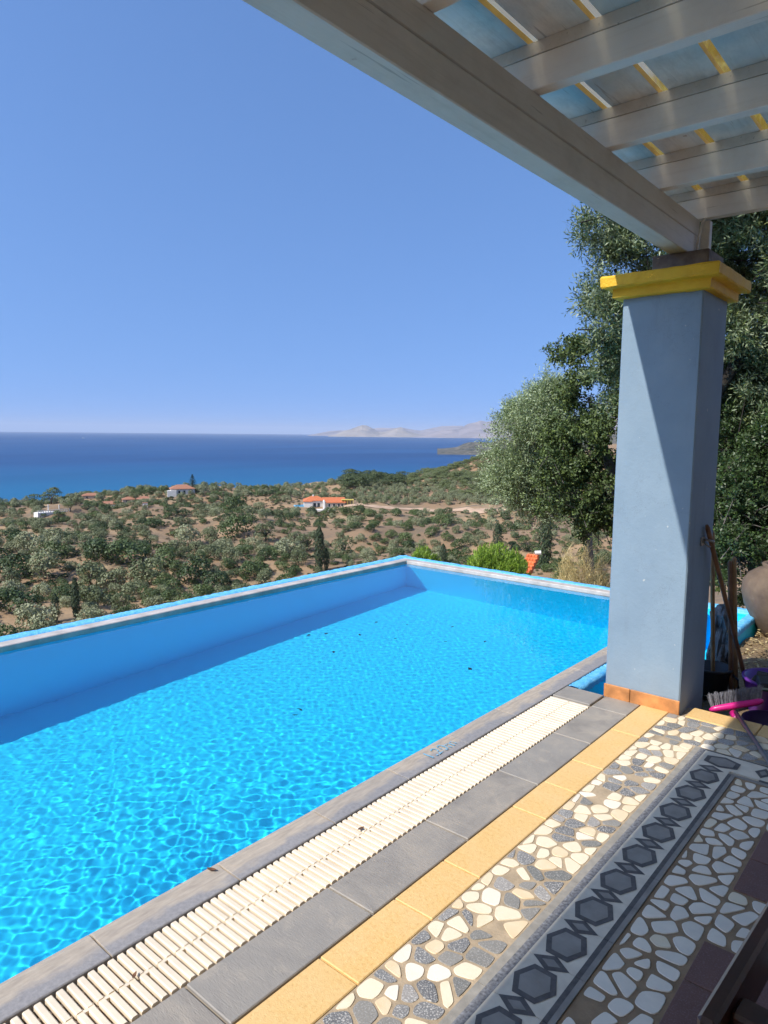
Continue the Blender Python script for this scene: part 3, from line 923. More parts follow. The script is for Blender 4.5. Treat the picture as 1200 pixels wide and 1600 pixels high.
def crown_quads(seed, kind):
    """far trees, unit scale: crown about 1 wide; returns V,F"""
    g = np.random.default_rng(seed)
    if kind == 'olive':
        nb = 11; bl = []
        for i in range(nb):
            a = g.uniform(0, 6.28); rr = .30*math.sqrt(g.random()); s_ = g.uniform(.15, .26)
            bl.append((rr*math.cos(a), rr*math.sin(a), .36+g.uniform(-.14, .18)-.35*rr, s_, s_, s_*g.uniform(.8, 1.1)))
        n, L, W, flat = 1200, .058, .042, .45
    elif kind == 'shrub':
        nb = 9; bl = []
        for i in range(nb):
            a = g.uniform(0, 6.28); rr = .32*math.sqrt(g.random()); s_ = g.uniform(.16, .28)
            bl.append((rr*math.cos(a), rr*math.sin(a), .20+g.uniform(-.05, .16), s_, s_, s_*g.uniform(.75, 1)))
        n, L, W, flat = 1150, .055, .042, .35
    elif kind == 'pine':
        nb = 12; bl = []
        for i in range(nb):
            a = g.uniform(0, 6.28); rr = .36*math.sqrt(g.random()); s_ = g.uniform(.12, .2)
            bl.append((rr*math.cos(a), rr*math.sin(a), .55+g.uniform(-.16, .2)-.3*rr, s_*1.15, s_*1.15, s_*.65))
        n, L, W, flat = 1000, .06, .03, .3
    P, N = blob_points(g, bl, n, .35, .45)
    N = N + g.normal(size=N.shape)*flat*1.1
    return quads(P, N, rdir(g, n), L*g.uniform(.6, 1.4, n), W*g.uniform(.7, 1.3, n))

L_olive = mat_leaf('olive_foliage', [(.25, (.095, .12, .045)), (.5, (.195, .215, .10)), (.8, (.34, .35, .20))], None, .15, .6, .35, .45, 3.)
L_shrub = mat_leaf('shrub_foliage', [(.25, (.030, .055, .012)), (.5, (.062, .098, .022)), (.8, (.12, .16, .045))], None, .15, .6, .35, .45, 3.)
L_pine = mat_leaf('pine_foliage', [(.25, (.055, .080, .022)), (.5, (.105, .135, .04)), (.8, (.17, .20, .07))], None, .15, .6, .35, .45, 3.)
L_cyp = mat_leaf('cypress_foliage', [(.25, (.022, .040, .015)), (.5, (.040, .066, .022)), (.8, (.08, .11, .04))], None, .1, .6, .5, .2, 3.)
L_bright = mat_leaf('bright_pine_foliage', [(.25, (.10, .18, .015)), (.5, (.22, .36, .03)), (.8, (.38, .52, .07))], None, .3, .5, .35)
BARK = simple('bark', (.10, .075, .055), .9, .4, 14, .8, .02)
BARKG = simple('grey_bark', (.16, .14, .12), .9, .4, 9, .9, .03)

PROTO = {}
def protos(kind, n, mat):
    out = []
    for i in range(n):
        V, F = crown_quads(100+i+hash_(kind), kind)
        out.append((np_mesh(kind+'_crown', V, F, mat), V, F))
    PROTO[kind] = out
def hash_(s_): return sum(ord(c) for c in s_)*13 % 997
protos('olive', 6, L_olive); protos('shrub', 6, L_shrub); protos('pine', 4, L_pine)
def trunk_mesh():
    t = MB()
    t.tube([(0, 0, -.08), (.01, 0, .1), (.02, .01, .25), (.0, .03, .42)], [.045, .03, .025, .015], 6)
    t.tube([(.02, .01, .2), (.1, .05, .34), (.18, .08, .46)], [.025, .018, .01], 5)
    t.tube([(.02, .01, .18), (-.08, -.05, .32), (-.16, -.06, .45)], [.025, .018, .01], 5)
    me = bpy.data.meshes.new('trunk'); me.from_pydata(t.v, [], t.f); me.materials.append(BARK); me.shade_smooth(); return me
TRUNK = trunk_mesh()

def ray_ground(px, py, dz=0):
    """where a ray through this point of the view meets the hillside (bases of the trees noted on the photo)"""
    d = _r2*((px-600)/FOC) + _u2*(-(py-800)/FOC) + _fw
    o = Vector((0, 0, H)); t = 15.
    while t < 1400:
        p = o + d*t
        if p.z < float(terr(p.x, p.y)) + dz: return (p.x, p.y, float(terr(p.x, p.y)))
        t *= 1.003
    return None

def to_px(x, y, z):
    v = Vector((x, y, z-H)); c = v.dot(_fw)
    return 600+FOC*v.dot(_r2)/c, 800-FOC*v.dot(_u2)/c

# candidates over the plain -----------------------------------------------------
g = np.random.default_rng(77)
cand = []     # (x,y,z,size,kind,px,py,h)
fixed = [  # px, base y, width px, kind  (noted on the photograph)
 (372, 838, 60, 'shrub'), (300, 905, 62, 'shrub'), (260, 885, 55, 'shrub'), (205, 880, 70, 'shrub'), (150, 878, 60, 'shrub'), (452, 872, 44, 'olive'),
 (415, 846, 40, 'olive'), (536, 872, 46, 'olive'), (512, 880, 30, 'olive'), (480, 862, 40, 'olive'), (400, 905, 52, 'shrub'), (365, 800, 44, 'shrub'),
 (330, 850, 34, 'olive'), (290, 850, 46, 'olive'), (617, 806, 20, 'shrub'), (650, 806, 14, 'shrub'), (552, 826, 28, 'olive'), (580, 830, 24, 'shrub'),
 (487, 806, 24, 'shrub'), (517, 806, 26, 'shrub'), (540, 806, 26, 'shrub'), (560, 806, 26, 'shrub'), (580, 807, 24, 'shrub'), (690, 822, 36, 'shrub'),
 (672, 838, 26, 'shrub'), (702, 846, 24, 'shrub'), (718, 858, 30, 'shrub'), (635, 830, 22, 'shrub'), (632, 852, 36, 'shrub'), (640, 862, 30, 'shrub'),
 (588, 846, 24, 'shrub'), (602, 850, 18, 'shrub'), (757, 822, 22, 'shrub'), (738, 818, 16, 'shrub'), (765, 805, 20, 'shrub'), (745, 836, 18, 'shrub'), (722, 873, 34, 'shrub'),
 (700, 884, 20, 'shrub'), (788, 812, 22, 'shrub'), (795, 830, 24, 'shrub'), (740, 850, 22, 'olive'), (660, 880, 14, 'shrub'), (20, 850, 40, 'shrub'),
 (50, 862, 44, 'olive'), (86, 872, 46, 'shrub'), (18, 900, 60, 'shrub'), (70, 905, 60, 'olive'), (142, 925, 60, 'olive'), (180, 925, 50, 'olive'),
 (230, 915, 60, 'olive'), (330, 920, 50, 'shrub'), (30, 955, 70, 'shrub'), (60, 985, 60, 'olive'), (150, 950, 56, 'olive'), (100, 940, 40, 'shrub'), (190, 957, 40, 'olive')]
for px, py, w, kind in fixed:
    q = ray_ground(px, py)
    if q is None: continue
    dist = math.hypot(q[0], q[1]); size = w*dist/FOC*1.08
    cand.append([q[0], q[1], q[2], size, kind, px, py, 1])
def free(x, y, s_):
    for c_ in cand:
        if (c_[0]-x)**2 + (c_[1]-y)**2 < (.42*(c_[3]+s_))**2: return False
    return True
villa_p = ray_ground(508, 792)
def blocked(px, py, r):
    if 468 < px < 560 and 782 < py < 800: return True      # keep the villa and its yard visible
    if 560 < px < 790 and 789 < py < 801: return True      # the dirt road
    if 62 < px < 112 and 788 < py < 806: return True       # white terrace wall
    return False
tries = 0
while tries < 11000:
    tries += 1
    ph = R(g.uniform(22, 73)); r = math.sqrt(g.uniform(82**2, 450**2))
    x, y = -math.sin(ph)*r, math.cos(ph)*r; z = float(terr(x, y)); px, py = to_px(x, y, z)
    if blocked(px, py, r): continue
    field = math.sin(x*.031+1.3)*math.sin(y*.027+.4) + .5*math.sin(x*.011+y*.013)
    if px > 470 and r < 300: p = .17 + .10*field
    elif px > 560 and r > 305: p = 1.0
    elif r > 330: p = .75
    else: p = .50 + .40*field
    if px > 470 and r < 150: p *= .8
    if px < 470 and r < 190: p = .75 + .2*field
    if 380 < px < 480 and 775 < py < 800: p *= .15
    if 150 < px < 320 and 785 < py < 800: p *= .3
    if g.random() > p: continue
    olive = g.random() < (.85 if (px > 560 and r > 305) else .52 if r < 330 else .6)
    size = g.uniform(3.4, 6.6)*(1 if r > 150 else .95)
    if px > 560 and r > 305: size = g.uniform(3.4, 5.2)
    if px > 470 and r < 300: size = g.uniform(2.4, 5.6)
    if not free(x, y, size): continue
    cand.append([x, y, z, size, 'olive' if olive else 'shrub', px, py, g.uniform(.85, 1.2)])

def region(px, r):
    hs = ['at the far left edge', 'left of the roadside villas', 'near the white terrace wall', 'below the far red-roofed house', 'around the utility pole', 'left of the orange-roofed villa',
          'directly below the orange-roofed villa', 'right of the villa under the round wood', 'along the dirt road', 'under the wooded ridge on the right', 'below the big roadside tree']
    he = [30, 62, 130, 290, 360, 450, 545, 620, 700, 770, 4000]
    for h_, e in zip(hs, he):
        if px < e: a = h_; break
    b_ = ('just above the pool rim' if r < 140 else 'on the lower slope' if r < 185 else 'halfway across the plain' if r < 250 else 'on the far part of the plain' if r < 330 else 'close to the coast')
    return a, b_
cells = {}
for c_ in cand:
    r = math.hypot(c_[0], c_[1]); sz = 'large' if c_[3] > 5 else 'medium' if c_[3] > 3.8 else 'small'
    cells.setdefault((region(c_[5], r), c_[4], sz), []).append(c_)
ordn = ['leftmost', 'second from the left', 'third from the left', 'fourth from the left', 'fifth from the left', 'sixth from the left', 'seventh from the left', 'eighth from the left']
lab = {}
for (rg_, kd, sz), L_ in cells.items():
    L_.sort(key=lambda c_: c_[5])
    nm = 'silvery olive tree' if kd == 'olive' else 'dark green bush'
    for i_, c_ in enumerate(L_):
        if len(L_) == 1: t_ = f'{sz} {nm} {rg_[0]}, {rg_[1]}'
        elif len(L_) <= 8: t_ = f'{sz} {nm} {rg_[0]}, {rg_[1]}, {ordn[i_]}'
        else: t_ = f'one of many {sz} {nm}s {rg_[0]}, {rg_[1]}'
        lab[id(c_)] = ' '.join(t_.split()[:16])
rest = {'olive': [], 'shrub': []}
for kd, nm, cat_, grp in (('olive', 'olive_tree', 'olive tree', 'olive trees on the plain below the pool'), ('shrub', 'shrub', 'bush', 'dark bushes on the plain below the pool')):
    L_ = [c_ for c_ in cand if c_[4] == kd]
    L_.sort(key=lambda c_: -c_[3]/math.hypot(c_[0], c_[1]))
    for j, c_ in enumerate(L_):
        x, y, z, s_, _, px, py, hh = c_
        if j >= 285: rest[kd].append(c_); continue
        me, V, F = PROTO[kd][int(g.integers(0, 6))]
        rz = g.uniform(0, 6.28)
        if kd == 'olive' and j < 110:
            e = empty(nm, (x, y, z), lab[id(c_)], cat_, grp, rz); e.scale = (s_, s_, s_*hh)
            link('crown', me, e, loc=(0, 0, 0)); link('trunk', TRUNK, e, loc=(0, 0, 0))
        else:
            o = link(nm, me); o.location = (x, y, z - (.12*s_ if kd == 'olive' else .04*s_)); o.rotation_euler = (0, 0, rz); o.scale = (s_, s_, s_*hh)
            tag(o, lab[id(c_)], cat_, grp)

def merge(name, items, kind, mat, label, cat_):
    Vs = []; Fs = []; n0 = 0
    for x, y, z, s_, hh in items:
        _, V, F = PROTO[kind][int(g.integers(0, len(PROTO[kind])))]
        a = g.uniform(0, 6.28); c_, s2 = math.cos(a), math.sin(a)
        W = np.stack([(V[:, 0]*c_-V[:, 1]*s2)*s_+x, (V[:, 0]*s2+V[:, 1]*c_)*s_+y, V[:, 2]*s_*hh+z], 1)
        Vs.append(W); Fs.append(F+n0); n0 += len(V)
    me = np_mesh(name, np.concatenate(Vs), np.concatenate(Fs), mat)
    return tag(link(name, me), label, cat_, kind='stuff')
for kd, nm, lb, mt in (('olive', 'olive_grove', 'small far silvery olive trees filling the rest of the plain', L_olive), ('shrub', 'scrub', 'small far dark bushes filling the rest of the plain', L_shrub)):
    if rest[kd]: merge(nm, [(c_[0], c_[1], c_[2]-.1*c_[3], c_[3], c_[7]) for c_ in rest[kd]], kd, mt, lb, nm.replace('_', ' '))
# woods --------------------------------------------------------------------------
it = []
while len(it) < 1500:     # wooded ridge on the right
    ph = R(g.uniform(25, 38.5)); r = g.uniform(345, 700)
    x, y = -math.sin(ph)*r, math.cos(ph)*r; z = float(terr(x, y)); px, py = to_px(x, y, z)
    if px < 640: continue
    if r < 345 + 95*max(0, min(1, (760-px)/130)): continue
    s_ = g.uniform(4.0, 7.5); it.append((x, y, z-.8, s_, g.uniform(.7, 1.1)))
merge('ridge_wood', it, 'pine', L_pine, 'dense green pine wood covering the ridge above the orchard', 'wood')
it = []
while len(it) < 75:      # rounded wood on the coast
    px = g.uniform(538, 632); q = ray_ground(px, 756)
    k2 = g.uniform(.93, 1.12); x, y = q[0]*k2, q[1]*k2
    it.append((x, y, float(terr(x, y))-1.2, g.uniform(7, 10.5), g.uniform(.85, 1.2)))
merge('coastal_wood', it, 'pine', L_pine, 'rounded clump of dark trees on the coast behind the villa', 'wood')

g6 = np.random.default_rng(15)
def mini(seed):
    g_ = np.random.default_rng(seed); bl = [(g_.uniform(-.25, .25), g_.uniform(-.25, .25), .1+g_.uniform(0, .12), *([g_.uniform(.15, .28)]*3)) for _ in range(5)]
    P, N = blob_points(g_, bl, 170, .35, .3); N = N+g_.normal(size=N.shape)*.6
    return quads(P, N, rdir(g_, 170), .13*g_.uniform(.6, 1.3, 170), .09)
MIN = [mini(i) for i in range(5)]
for nm, mt, lb, cnt, lo_, hi_, seedk in (('low_scrub', L_shrub, 'low green scrub scattered thickly between the olive trees', 2600, .9, 2.6, 1), ('dry_scrub', None, 'low dry brownish scrub and tussocks on the open slopes', 3400, .7, 1.9, 2)):
    Vs, Fs, n0, k_ = [], [], 0, 0
    while k_ < cnt:
        ph = R(g6.uniform(22, 73)); r = math.sqrt(g6.uniform(82**2, 430**2)); x, y = -math.sin(ph)*r, math.cos(ph)*r
        fld = math.sin(x*.05+seedk)*math.sin(y*.043+2*seedk)+.6*math.sin(x*.021-y*.03+seedk)
        z = float(terr(x, y)); px, py = to_px(x, y, z)
        if g6.random() > .45+.45*fld or blocked(px, py, r): continue
        V, F = MIN[int(g6.integers(0, 5))]; a = g6.uniform(0, 6.28); s_ = g6.uniform(lo_, hi_)*(1.25 if px < 470 else .85); k_ += 1
        Vs.append(np.stack([(V[:, 0]*math.cos(a)-V[:, 1]*math.sin(a))*s_+x, (V[:, 0]*math.sin(a)+V[:, 1]*math.cos(a))*s_+y, V[:, 2]*s_*.9+z-.05], 1)); Fs.append(F+n0); n0 += len(V)
    if mt is None: mt = mat_leaf('dry_scrub_foliage', [(.25, (.11, .085, .045)), (.5, (.19, .15, .08)), (.8, (.27, .23, .13))], None, .1, .8, .4, 0, .2)
    tag(link(nm, np_mesh(nm, np.concatenate(Vs), np.concatenate(Fs), mt)), lb, 'scrub', kind='stuff')
# named single trees of the plain -------------------------------------------------
def far_tree(px, py, w, kind, name, label, cat_, hh=1.0, proto=0):
    q = ray_ground(px, py); s_ = w*math.hypot(q[0], q[1])/FOC
    e = empty(name, q, label, cat_, None, 0); e.scale = (s_, s_, s_*hh)
    link('crown', PROTO[kind][proto][0], e, loc=(0, 0, 0)); link('trunk', TRUNK, e, loc=(0, 0, 0))
far_tree(212, 785, 16, 'pine', 'pine_tree', 'tall feathery pine standing against the sea at the left', 'pine tree', 1.3, 0)
far_tree(80, 788, 34, 'pine', 'pine_tree', 'broad loose pine above the white terrace wall, against the sea', 'pine tree', .95, 1)
far_tree(56, 792, 26, 'pine', 'pine_tree', 'smaller pine left of the broad pine above the white terrace', 'pine tree', .9, 2)
far_tree(110, 800, 20, 'pine', 'pine_tree', 'dark pine at the right end of the white terrace wall', 'pine tree', 1.1, 3)
far_tree(120, 775, 16, 'shrub', 'round_tree', 'round dark tree on the left skyline, nearest the broad pine', 'tree', .9, 1)
far_tree(138, 776, 22, 'shrub', 'round_tree', 'wide dark tree on the left skyline beside the far roof', 'tree', .7, 2)
far_tree(260, 770, 20, 'shrub', 'round_tree', 'round dark tree just left of the far red-roofed house', 'tree', .9, 3)

def araucaria(px, py, h):
    q = ray_ground(px, py); Hh = h*math.hypot(q[0], q[1])/FOC
    e = empty('conifer', q, 'tall tiered conifer on the skyline right of the far house', 'conifer')
    g2 = np.random.default_rng(5); C = []; N = []; T = []
    for i in range(9):
        z = Hh*(.3+.68*i/8); rr = Hh*.30*(1-i/9.5)
        for k in range(8):
            a = k*.785+i*.4
            for t in np.linspace(.15, 1, 12):
                C.append((math.cos(a)*rr*t, math.sin(a)*rr*t, z+rr*.15*t)); T.append((math.cos(a), math.sin(a), .2)); N.append((g2.normal()*.4, g2.normal()*.4, 1))
    C = np.array(C)+g2.normal(size=(len(C), 3))*Hh*.012
    V, F = quads(C, np.array(N), np.array(T), Hh*.06, Hh*.05)
    link('crown', np_mesh('crown', V, F, L_cyp), e, loc=(0, 0, 0))
    t = MB(); t.tube([(0, 0, -.5), (0, 0, Hh*.97)], [Hh*.03, Hh*.008], 6); o = t.build('trunk', BARK); o.parent = e
araucaria(301, 768, 25)

def cypress(px, py, hpx, wpx, label, grp='cypresses above the pool rim'):
    q = ray_ground(px, py)
    dist = math.hypot(q[0], q[1]); Hh = hpx*dist/FOC; Wd = wpx*dist/FOC/2
    e = empty('cypress', q, label, 'cypress', grp)
    g2 = np.random.default_rng(int(px)); n = 3000
    t = g2.random(n)**.85; a = g2.uniform(0, 6.28, n)
    rad = Wd*(np.sin(np.pi*np.clip(t*.93+.07, 0, 1))**.55)*(1+.22*np.sin(a*3+t*23)+.15*np.sin(a*5-t*40))*(1-.15*g2.random(n))
    C = np.stack([np.cos(a)*rad, np.sin(a)*rad, Hh*(.03+.97*t)], 1)
    N = np.stack([np.cos(a), np.sin(a), .2+0*a], 1)+g2.normal(size=(n, 3))*.5
    T = np.stack([g2.normal(size=n)*.25, g2.normal(size=n)*.25, np.ones(n)], 1)
    V, F = quads(C, N, T, Hh*.045, Hh*.016)
    link('crown', np_mesh('crown', V, F, L_cyp), e, loc=(0, 0, 0))
    m_ = MB(); m_.tube([(0, 0, -.6), (0, 0, Hh*.8)], [Wd*.25, Wd*.08], 6); o = m_.build('trunk', BARK); o.parent = e
cypress(119, 966, 60, 11, 'slim dark cypress at the left, the taller of the left pair')
cypress(87, 972, 42, 12, 'short cypress at the left, beside the slim taller one')
cypress(499, 893, 72, 15, 'tallest dark cypress in the middle, left of the pool corner')
cypress(510, 892, 36, 9, 'low cypress leaning against the tall one left of the corner')
cypress(777, 868, 50, 15, 'pointed cypress behind the bright green pine bush')
cypress(850, 892, 92, 19, 'thick cypress just right of the small orange roof')
cypress(692, 885, 36, 11, 'short cypress at the right end of the smaller bright bush')

# bright green pine bushes on the near slope ---------------------------------------
def bright_pine(px0, px1, ytop, ybase, r, label):
    pxc = (px0+px1)/2; A_ = azi(pxc); x, y = -math.sin(A_)*r, math.cos(A_)*r; z = float(terr(x, y))
    W = (px1-px0)*r/FOC*1.02; dd = _r2*((pxc-600)/FOC) + _u2*(-(ytop-800)/FOC) + _fw
    top = H + dd.z*(r/math.hypot(dd.x, dd.y)); Hh = top - z
    e = empty('young_pine', (x, y, z), label, 'pine', 'bright green pines beyond the end rim')
    g2 = np.random.default_rng(int(px0))
    blobs = [(0, 0, Hh*.66, W*.44, W*.42, Hh*.32)] + [(W*.33*math.cos(a), W*.33*math.sin(a), Hh*(.62+.06*math.sin(3*a)), W*.24, W*.24, Hh*.26) for a in np.linspace(0, 5.5, 7)]
    n = 2400; P, N = blob_points(g2, blobs, n, .35, .3)
    Cs = []; Ns = []; Ts = []
    for k in range(9):       # tufts of upright needles
        T = np.stack([N[:, 0]*.35+g2.normal(size=n)*.22, N[:, 1]*.35+g2.normal(size=n)*.22, np.ones(n)], 1)
        Cs.append(P+T*.05*g2.uniform(-1, 1, (n, 1))+g2.normal(size=(n, 3))*.015); Ts.append(T); Ns.append(rdir(g2, n))
    V, F = quads(np.concatenate(Cs), np.concatenate(Ns), np.concatenate(Ts), .20, .022)
    link('crown', np_mesh('crown', V, F, L_bright), e, loc=(0, 0, 0))
    m_ = MB(); m_.tube([(0, 0, -.3), (0, 0, Hh*.7)], [.12, .04], 7); o = m_.build('trunk', BARK); o.parent = e
bright_pine(728, 827, 845, 890, 27, 'large bright green pine bush beyond the end of the pool')
bright_pine(636, 694, 851, 885, 32, 'smaller bright green pine bush just right of the pool corner')

# ------------------------------------------------------------------ near trees
def near_tree(name, label, cat_, base, blobs, twigs, leaves, leafL, leafW, mat, seed, shell=.45, twig=.22, trunk=None, droop=.0, spread=.9, bark=None, out=0.6, clump=1.0):
    e = empty(name, base, label, cat_)
    g2 = np.random.default_rng(seed)
    bl_ = [(b_[0]-base[0], b_[1]-base[1], b_[2]-base[2], *b_[3:]) for b_ in blobs]
    ncl = max(60, twigs//26)
    Pc, Nc = blob_points(g2, bl_, ncl, shell*.8, .7)
    own = g2.integers(0, ncl, twigs); csz = g2.uniform(.07, .20, ncl)[own][:, None]*clump
    P = Pc[own] + rdir(g2, twigs)*csz*g2.random((twigs, 1))**.6; N = Nc[own]*.7 + (P-Pc[own])/csz*.6
    N /= np.linalg.norm(N, axis=1, keepdims=True)
    D = N*out + rdir(g2, twigs)*.75 + np.array([0, 0, .25-droop]); D /= np.linalg.norm(D, axis=1, keepdims=True)
    Cs, Ns, Ts = [], [], []
    side = np.cross(D, rdir(g2, twigs)); side /= np.linalg.norm(side, axis=1, keepdims=True)
    up = np.cross(side, D)
    for k in range(leaves):
        t = (k+.5)/leaves; a = k*2.4 + g2.uniform(0, 1, twigs)
        o_ = side*np.cos(a)[:, None] + up*np.sin(a)[:, None]
        T = D*.75 + o_*spread; T /= np.linalg.norm(T, axis=1, keepdims=True)
        Cs.append(P + D*twig*(t-.3) + T*leafL*.5 + g2.normal(size=(twigs, 3))*.006); Ts.append(T)
        Ns.append(np.cross(T, np.cross(o_, T)+rdir(g2, twigs)*.5) + N*.35)
    C = np.concatenate(Cs); sc_ = g2.uniform(.7, 1.25, len(C))
    V, F = quads(C, np.concatenate(Ns), np.concatenate(Ts), leafL*sc_, leafW*sc_, .04)
    link('crown', np_mesh('crown', V, F, mat), e, loc=(0, 0, 0))
    # twigs as thin strips, with the limbs in the trunk mesh
    if trunk:
        m_ = MB()
        for pts, rad in trunk: m_.tube([(p[0]-base[0], p[1]-base[1], p[2]-base[2]) for p in pts], rad, 9)
        for i_ in range(0, twigs, max(1, twigs//260)):
            p = Vector(P[i_]); d_ = Vector(D[i_]); m_.tube([p-d_*twig*1.8-Vector((0, 0, .05)), p-d_*twig*.4, p+d_*twig*.6], [.007, .004, .002], 4, cap=False)
        o = m_.build('trunk', bark or BARKG, smooth=True); o.parent = e
    return e
L_ol_near = mat_leaf('olive_leaves', [(.2, (.045, .075, .022)), (.5, (.095, .14, .04)), (.8, (.19, .225, .07))], (.22, .27, .15), .12, .5, .25, 0, 1.2)
L_ol_fluffy = mat_leaf('pale_olive_leaves', [(.2, (.10, .15, .045)), (.5, (.19, .26, .09)), (.8, (.34, .41, .18))], (.36, .43, .25), .15, .5, .3, 0, .8)
L_oak = mat_leaf('holm_leaves', [(.2, (.025, .048, .010)), (.5, (.065, .105, .018)), (.8, (.16, .21, .045))], (.09, .13, .04), .10, .6, .3, 0, 1.0)
L_lent = mat_leaf('lentisk_leaves', [(.2, (.02, .045, .012)), (.5, (.045, .085, .02)), (.8, (.075, .13, .026))], (.05, .08, .025), .12, .5, .3, 0, 1.5)

def at(px, py, r):
    d = _r2*((px-600)/FOC) + _u2*(-(py-800)/FOC) + _fw
    k = r/math.hypot(d.x, d.y); return (d.x*k, d.y*k, H+d.z*k)
def blob(px, py, r, rpx, rpy=None, dep=None):
    p = at(px, py, r); a = rpx*r/FOC; c_ = (rpy or rpx)*r/FOC
    return (p[0], p[1], p[2], a, dep or a, c_)
# tall olive behind the pillar
bs = at(1070, 1000, 8.0)
tb = (bs[0], bs[1], -.5)
lim = lambda px, py, r: at(px, py, r)
near_tree('olive_tree', 'tall old olive tree with narrow silvery leaves rising behind the yellow-capped pillar', 'olive tree', tb,
    [blob(945, 365, 7.6, 42, 34), blob(985, 440, 7.8, 70, 58), blob(945, 500, 7.6, 36, 44), blob(1040, 380, 8.0, 70, 60), blob(1110, 380, 8.4, 60, 80), blob(1180, 400, 8.2, 70, 90), blob(1010, 560, 8.0, 60, 60), blob(950, 560, 7.8, 26, 30), blob(962, 640, 7.8, 18, 24),
     blob(1160, 520, 8.6, 75, 100), blob(1240, 480, 8.4, 90, 140), blob(1180, 660, 8.8, 70, 90), blob(1090, 300, 8.6, 60, 50), blob(1200, 280, 8.8, 80, 60), blob(1150, 190, 7.6, 90, 60), blob(1250, 150, 7.8, 110, 80), blob(1090, 240, 7.4, 70, 50), blob(1310, 320, 7.8, 100, 110), blob(1250, 250, 7.0, 90, 60)],
    13500, 13, .058, .0135, L_ol_near, 5, .6, .24,
    [([tb, at(1078, 900, 8.1), at(1090, 760, 8.2), at(1100, 640, 8.3), at(1105, 520, 8.3)], [.16, .13, .11, .09, .05]),
     ([at(1090, 760, 8.2), at(1060, 640, 8.2), at(1020, 540, 8.0), at(960, 420, 7.8)], [.09, .06, .04, .015]),
     ([at(1100, 640, 8.3), at(1170, 540, 8.4), at(1230, 430, 8.4)], [.08, .05, .02]), ([at(1105, 520, 8.3), at(1080, 430, 8.2), at(1050, 350, 8.1)], [.06, .04, .012])], .05, bark=simple('dark_olive_bark', (.045, .036, .028), .95, .4, 14, .9, .03))
# pale fluffy olive further down the slope
b2 = at(935, 900, 14.5); b2 = (b2[0], b2[1], float(terr(b2[0], b2[1])))
near_tree('olive_tree', 'pale fluffy silver-green olive tree hanging over the valley left of the pillar', 'olive tree', b2,
    [blob(815, 690, 14, 46, 52), blob(835, 650, 14.2, 38, 38), blob(800, 740, 14, 36, 40), blob(858, 690, 14.5, 40, 60), blob(850, 765, 14.5, 45, 40), blob(815, 755, 14, 42, 34), blob(858, 618, 14.4, 22, 22), blob(845, 790, 14.2, 34, 22)],
    8500, 13, .060, .015, L_ol_fluffy, 6, .5, .30,
    [([b2, at(918, 830, 14.5), at(860, 750, 14.4), at(830, 680, 14.2)], [.13, .09, .06, .03]), ([at(918, 830, 14.5), at(890, 740, 14.6), at(880, 660, 14.6)], [.08, .05, .02])], 0., 1.0, None, .9, clump=1.6)
# dark broad-leaved tree between the two
b3 = at(985, 900, 11); b3 = (b3[0], b3[1], float(terr(b3[0], b3[1])))
near_tree('holm_oak', 'dark green broad-leaved tree between the pale olive and the pillar', 'tree', b3,
    [blob(905, 570, 11, 44, 40), blob(935, 620, 11, 50, 60), blob(900, 645, 11.2, 30, 36), blob(915, 700, 11, 55, 45), blob(940, 760, 11, 50, 50), blob(885, 715, 11, 44, 44), blob(880, 770, 11.2, 44, 36), blob(865, 690, 11.6, 30, 40), blob(985, 680, 11, 60, 100), blob(960, 800, 11.2, 34, 30), blob(905, 785, 11.2, 40, 30), blob(935, 825, 11.2, 30, 22), blob(1040, 560, 10.5, 70, 120, .5), blob(1120, 500, 10.5, 80, 120, .5), blob(1190, 600, 10.5, 70, 160, .5), blob(1130, 740, 10.2, 70, 110, .5), blob(1220, 760, 10.2, 60, 110, .5), blob(1190, 380, 10.5, 80, 100, .5), blob(1110, 390, 10.5, 60, 70, .5), blob(1160, 880, 10, 70, 60, .5)],
    13000, 11, .048, .029, L_oak, 7, .55, .20,
    [([b3, at(980, 820, 11), at(950, 720, 11), at(920, 620, 11)], [.14, .10, .07, .03]), ([at(980, 820, 11), at(990, 720, 11), at(985, 640, 11)], [.08, .06, .02])], 0., 1.1)
# lentisk bush to the right of the pillar
b4 = at(1175, 985, 8.6); b4 = (b4[0], b4[1], -.45)
near_tree('lentisk_bush', 'bright and dark green lentisk bush right of the pillar, behind the clay jar', 'bush', b4,
    [blob(1150, 770, 7.9, 34, 46), blob(1130, 830, 7.9, 22, 50), blob(1180, 800, 7.9, 40, 60), blob(1165, 870, 7.8, 50, 44), blob(1220, 740, 8.2, 60, 80), blob(1225, 850, 8.0, 60, 60), blob(1140, 700, 8.6, 40, 60), blob(1200, 640, 8.8, 60, 80)],
    6500, 12, .034, .019, L_lent, 8, .5, .15,
    [([b4, at(1175, 880, 8.2), at(1170, 780, 8.2)], [.06, .04, .015]), ([b4, at(1205, 860, 8.2), at(1215, 760, 8.3)], [.05, .03, .012])], 0., 1.1)

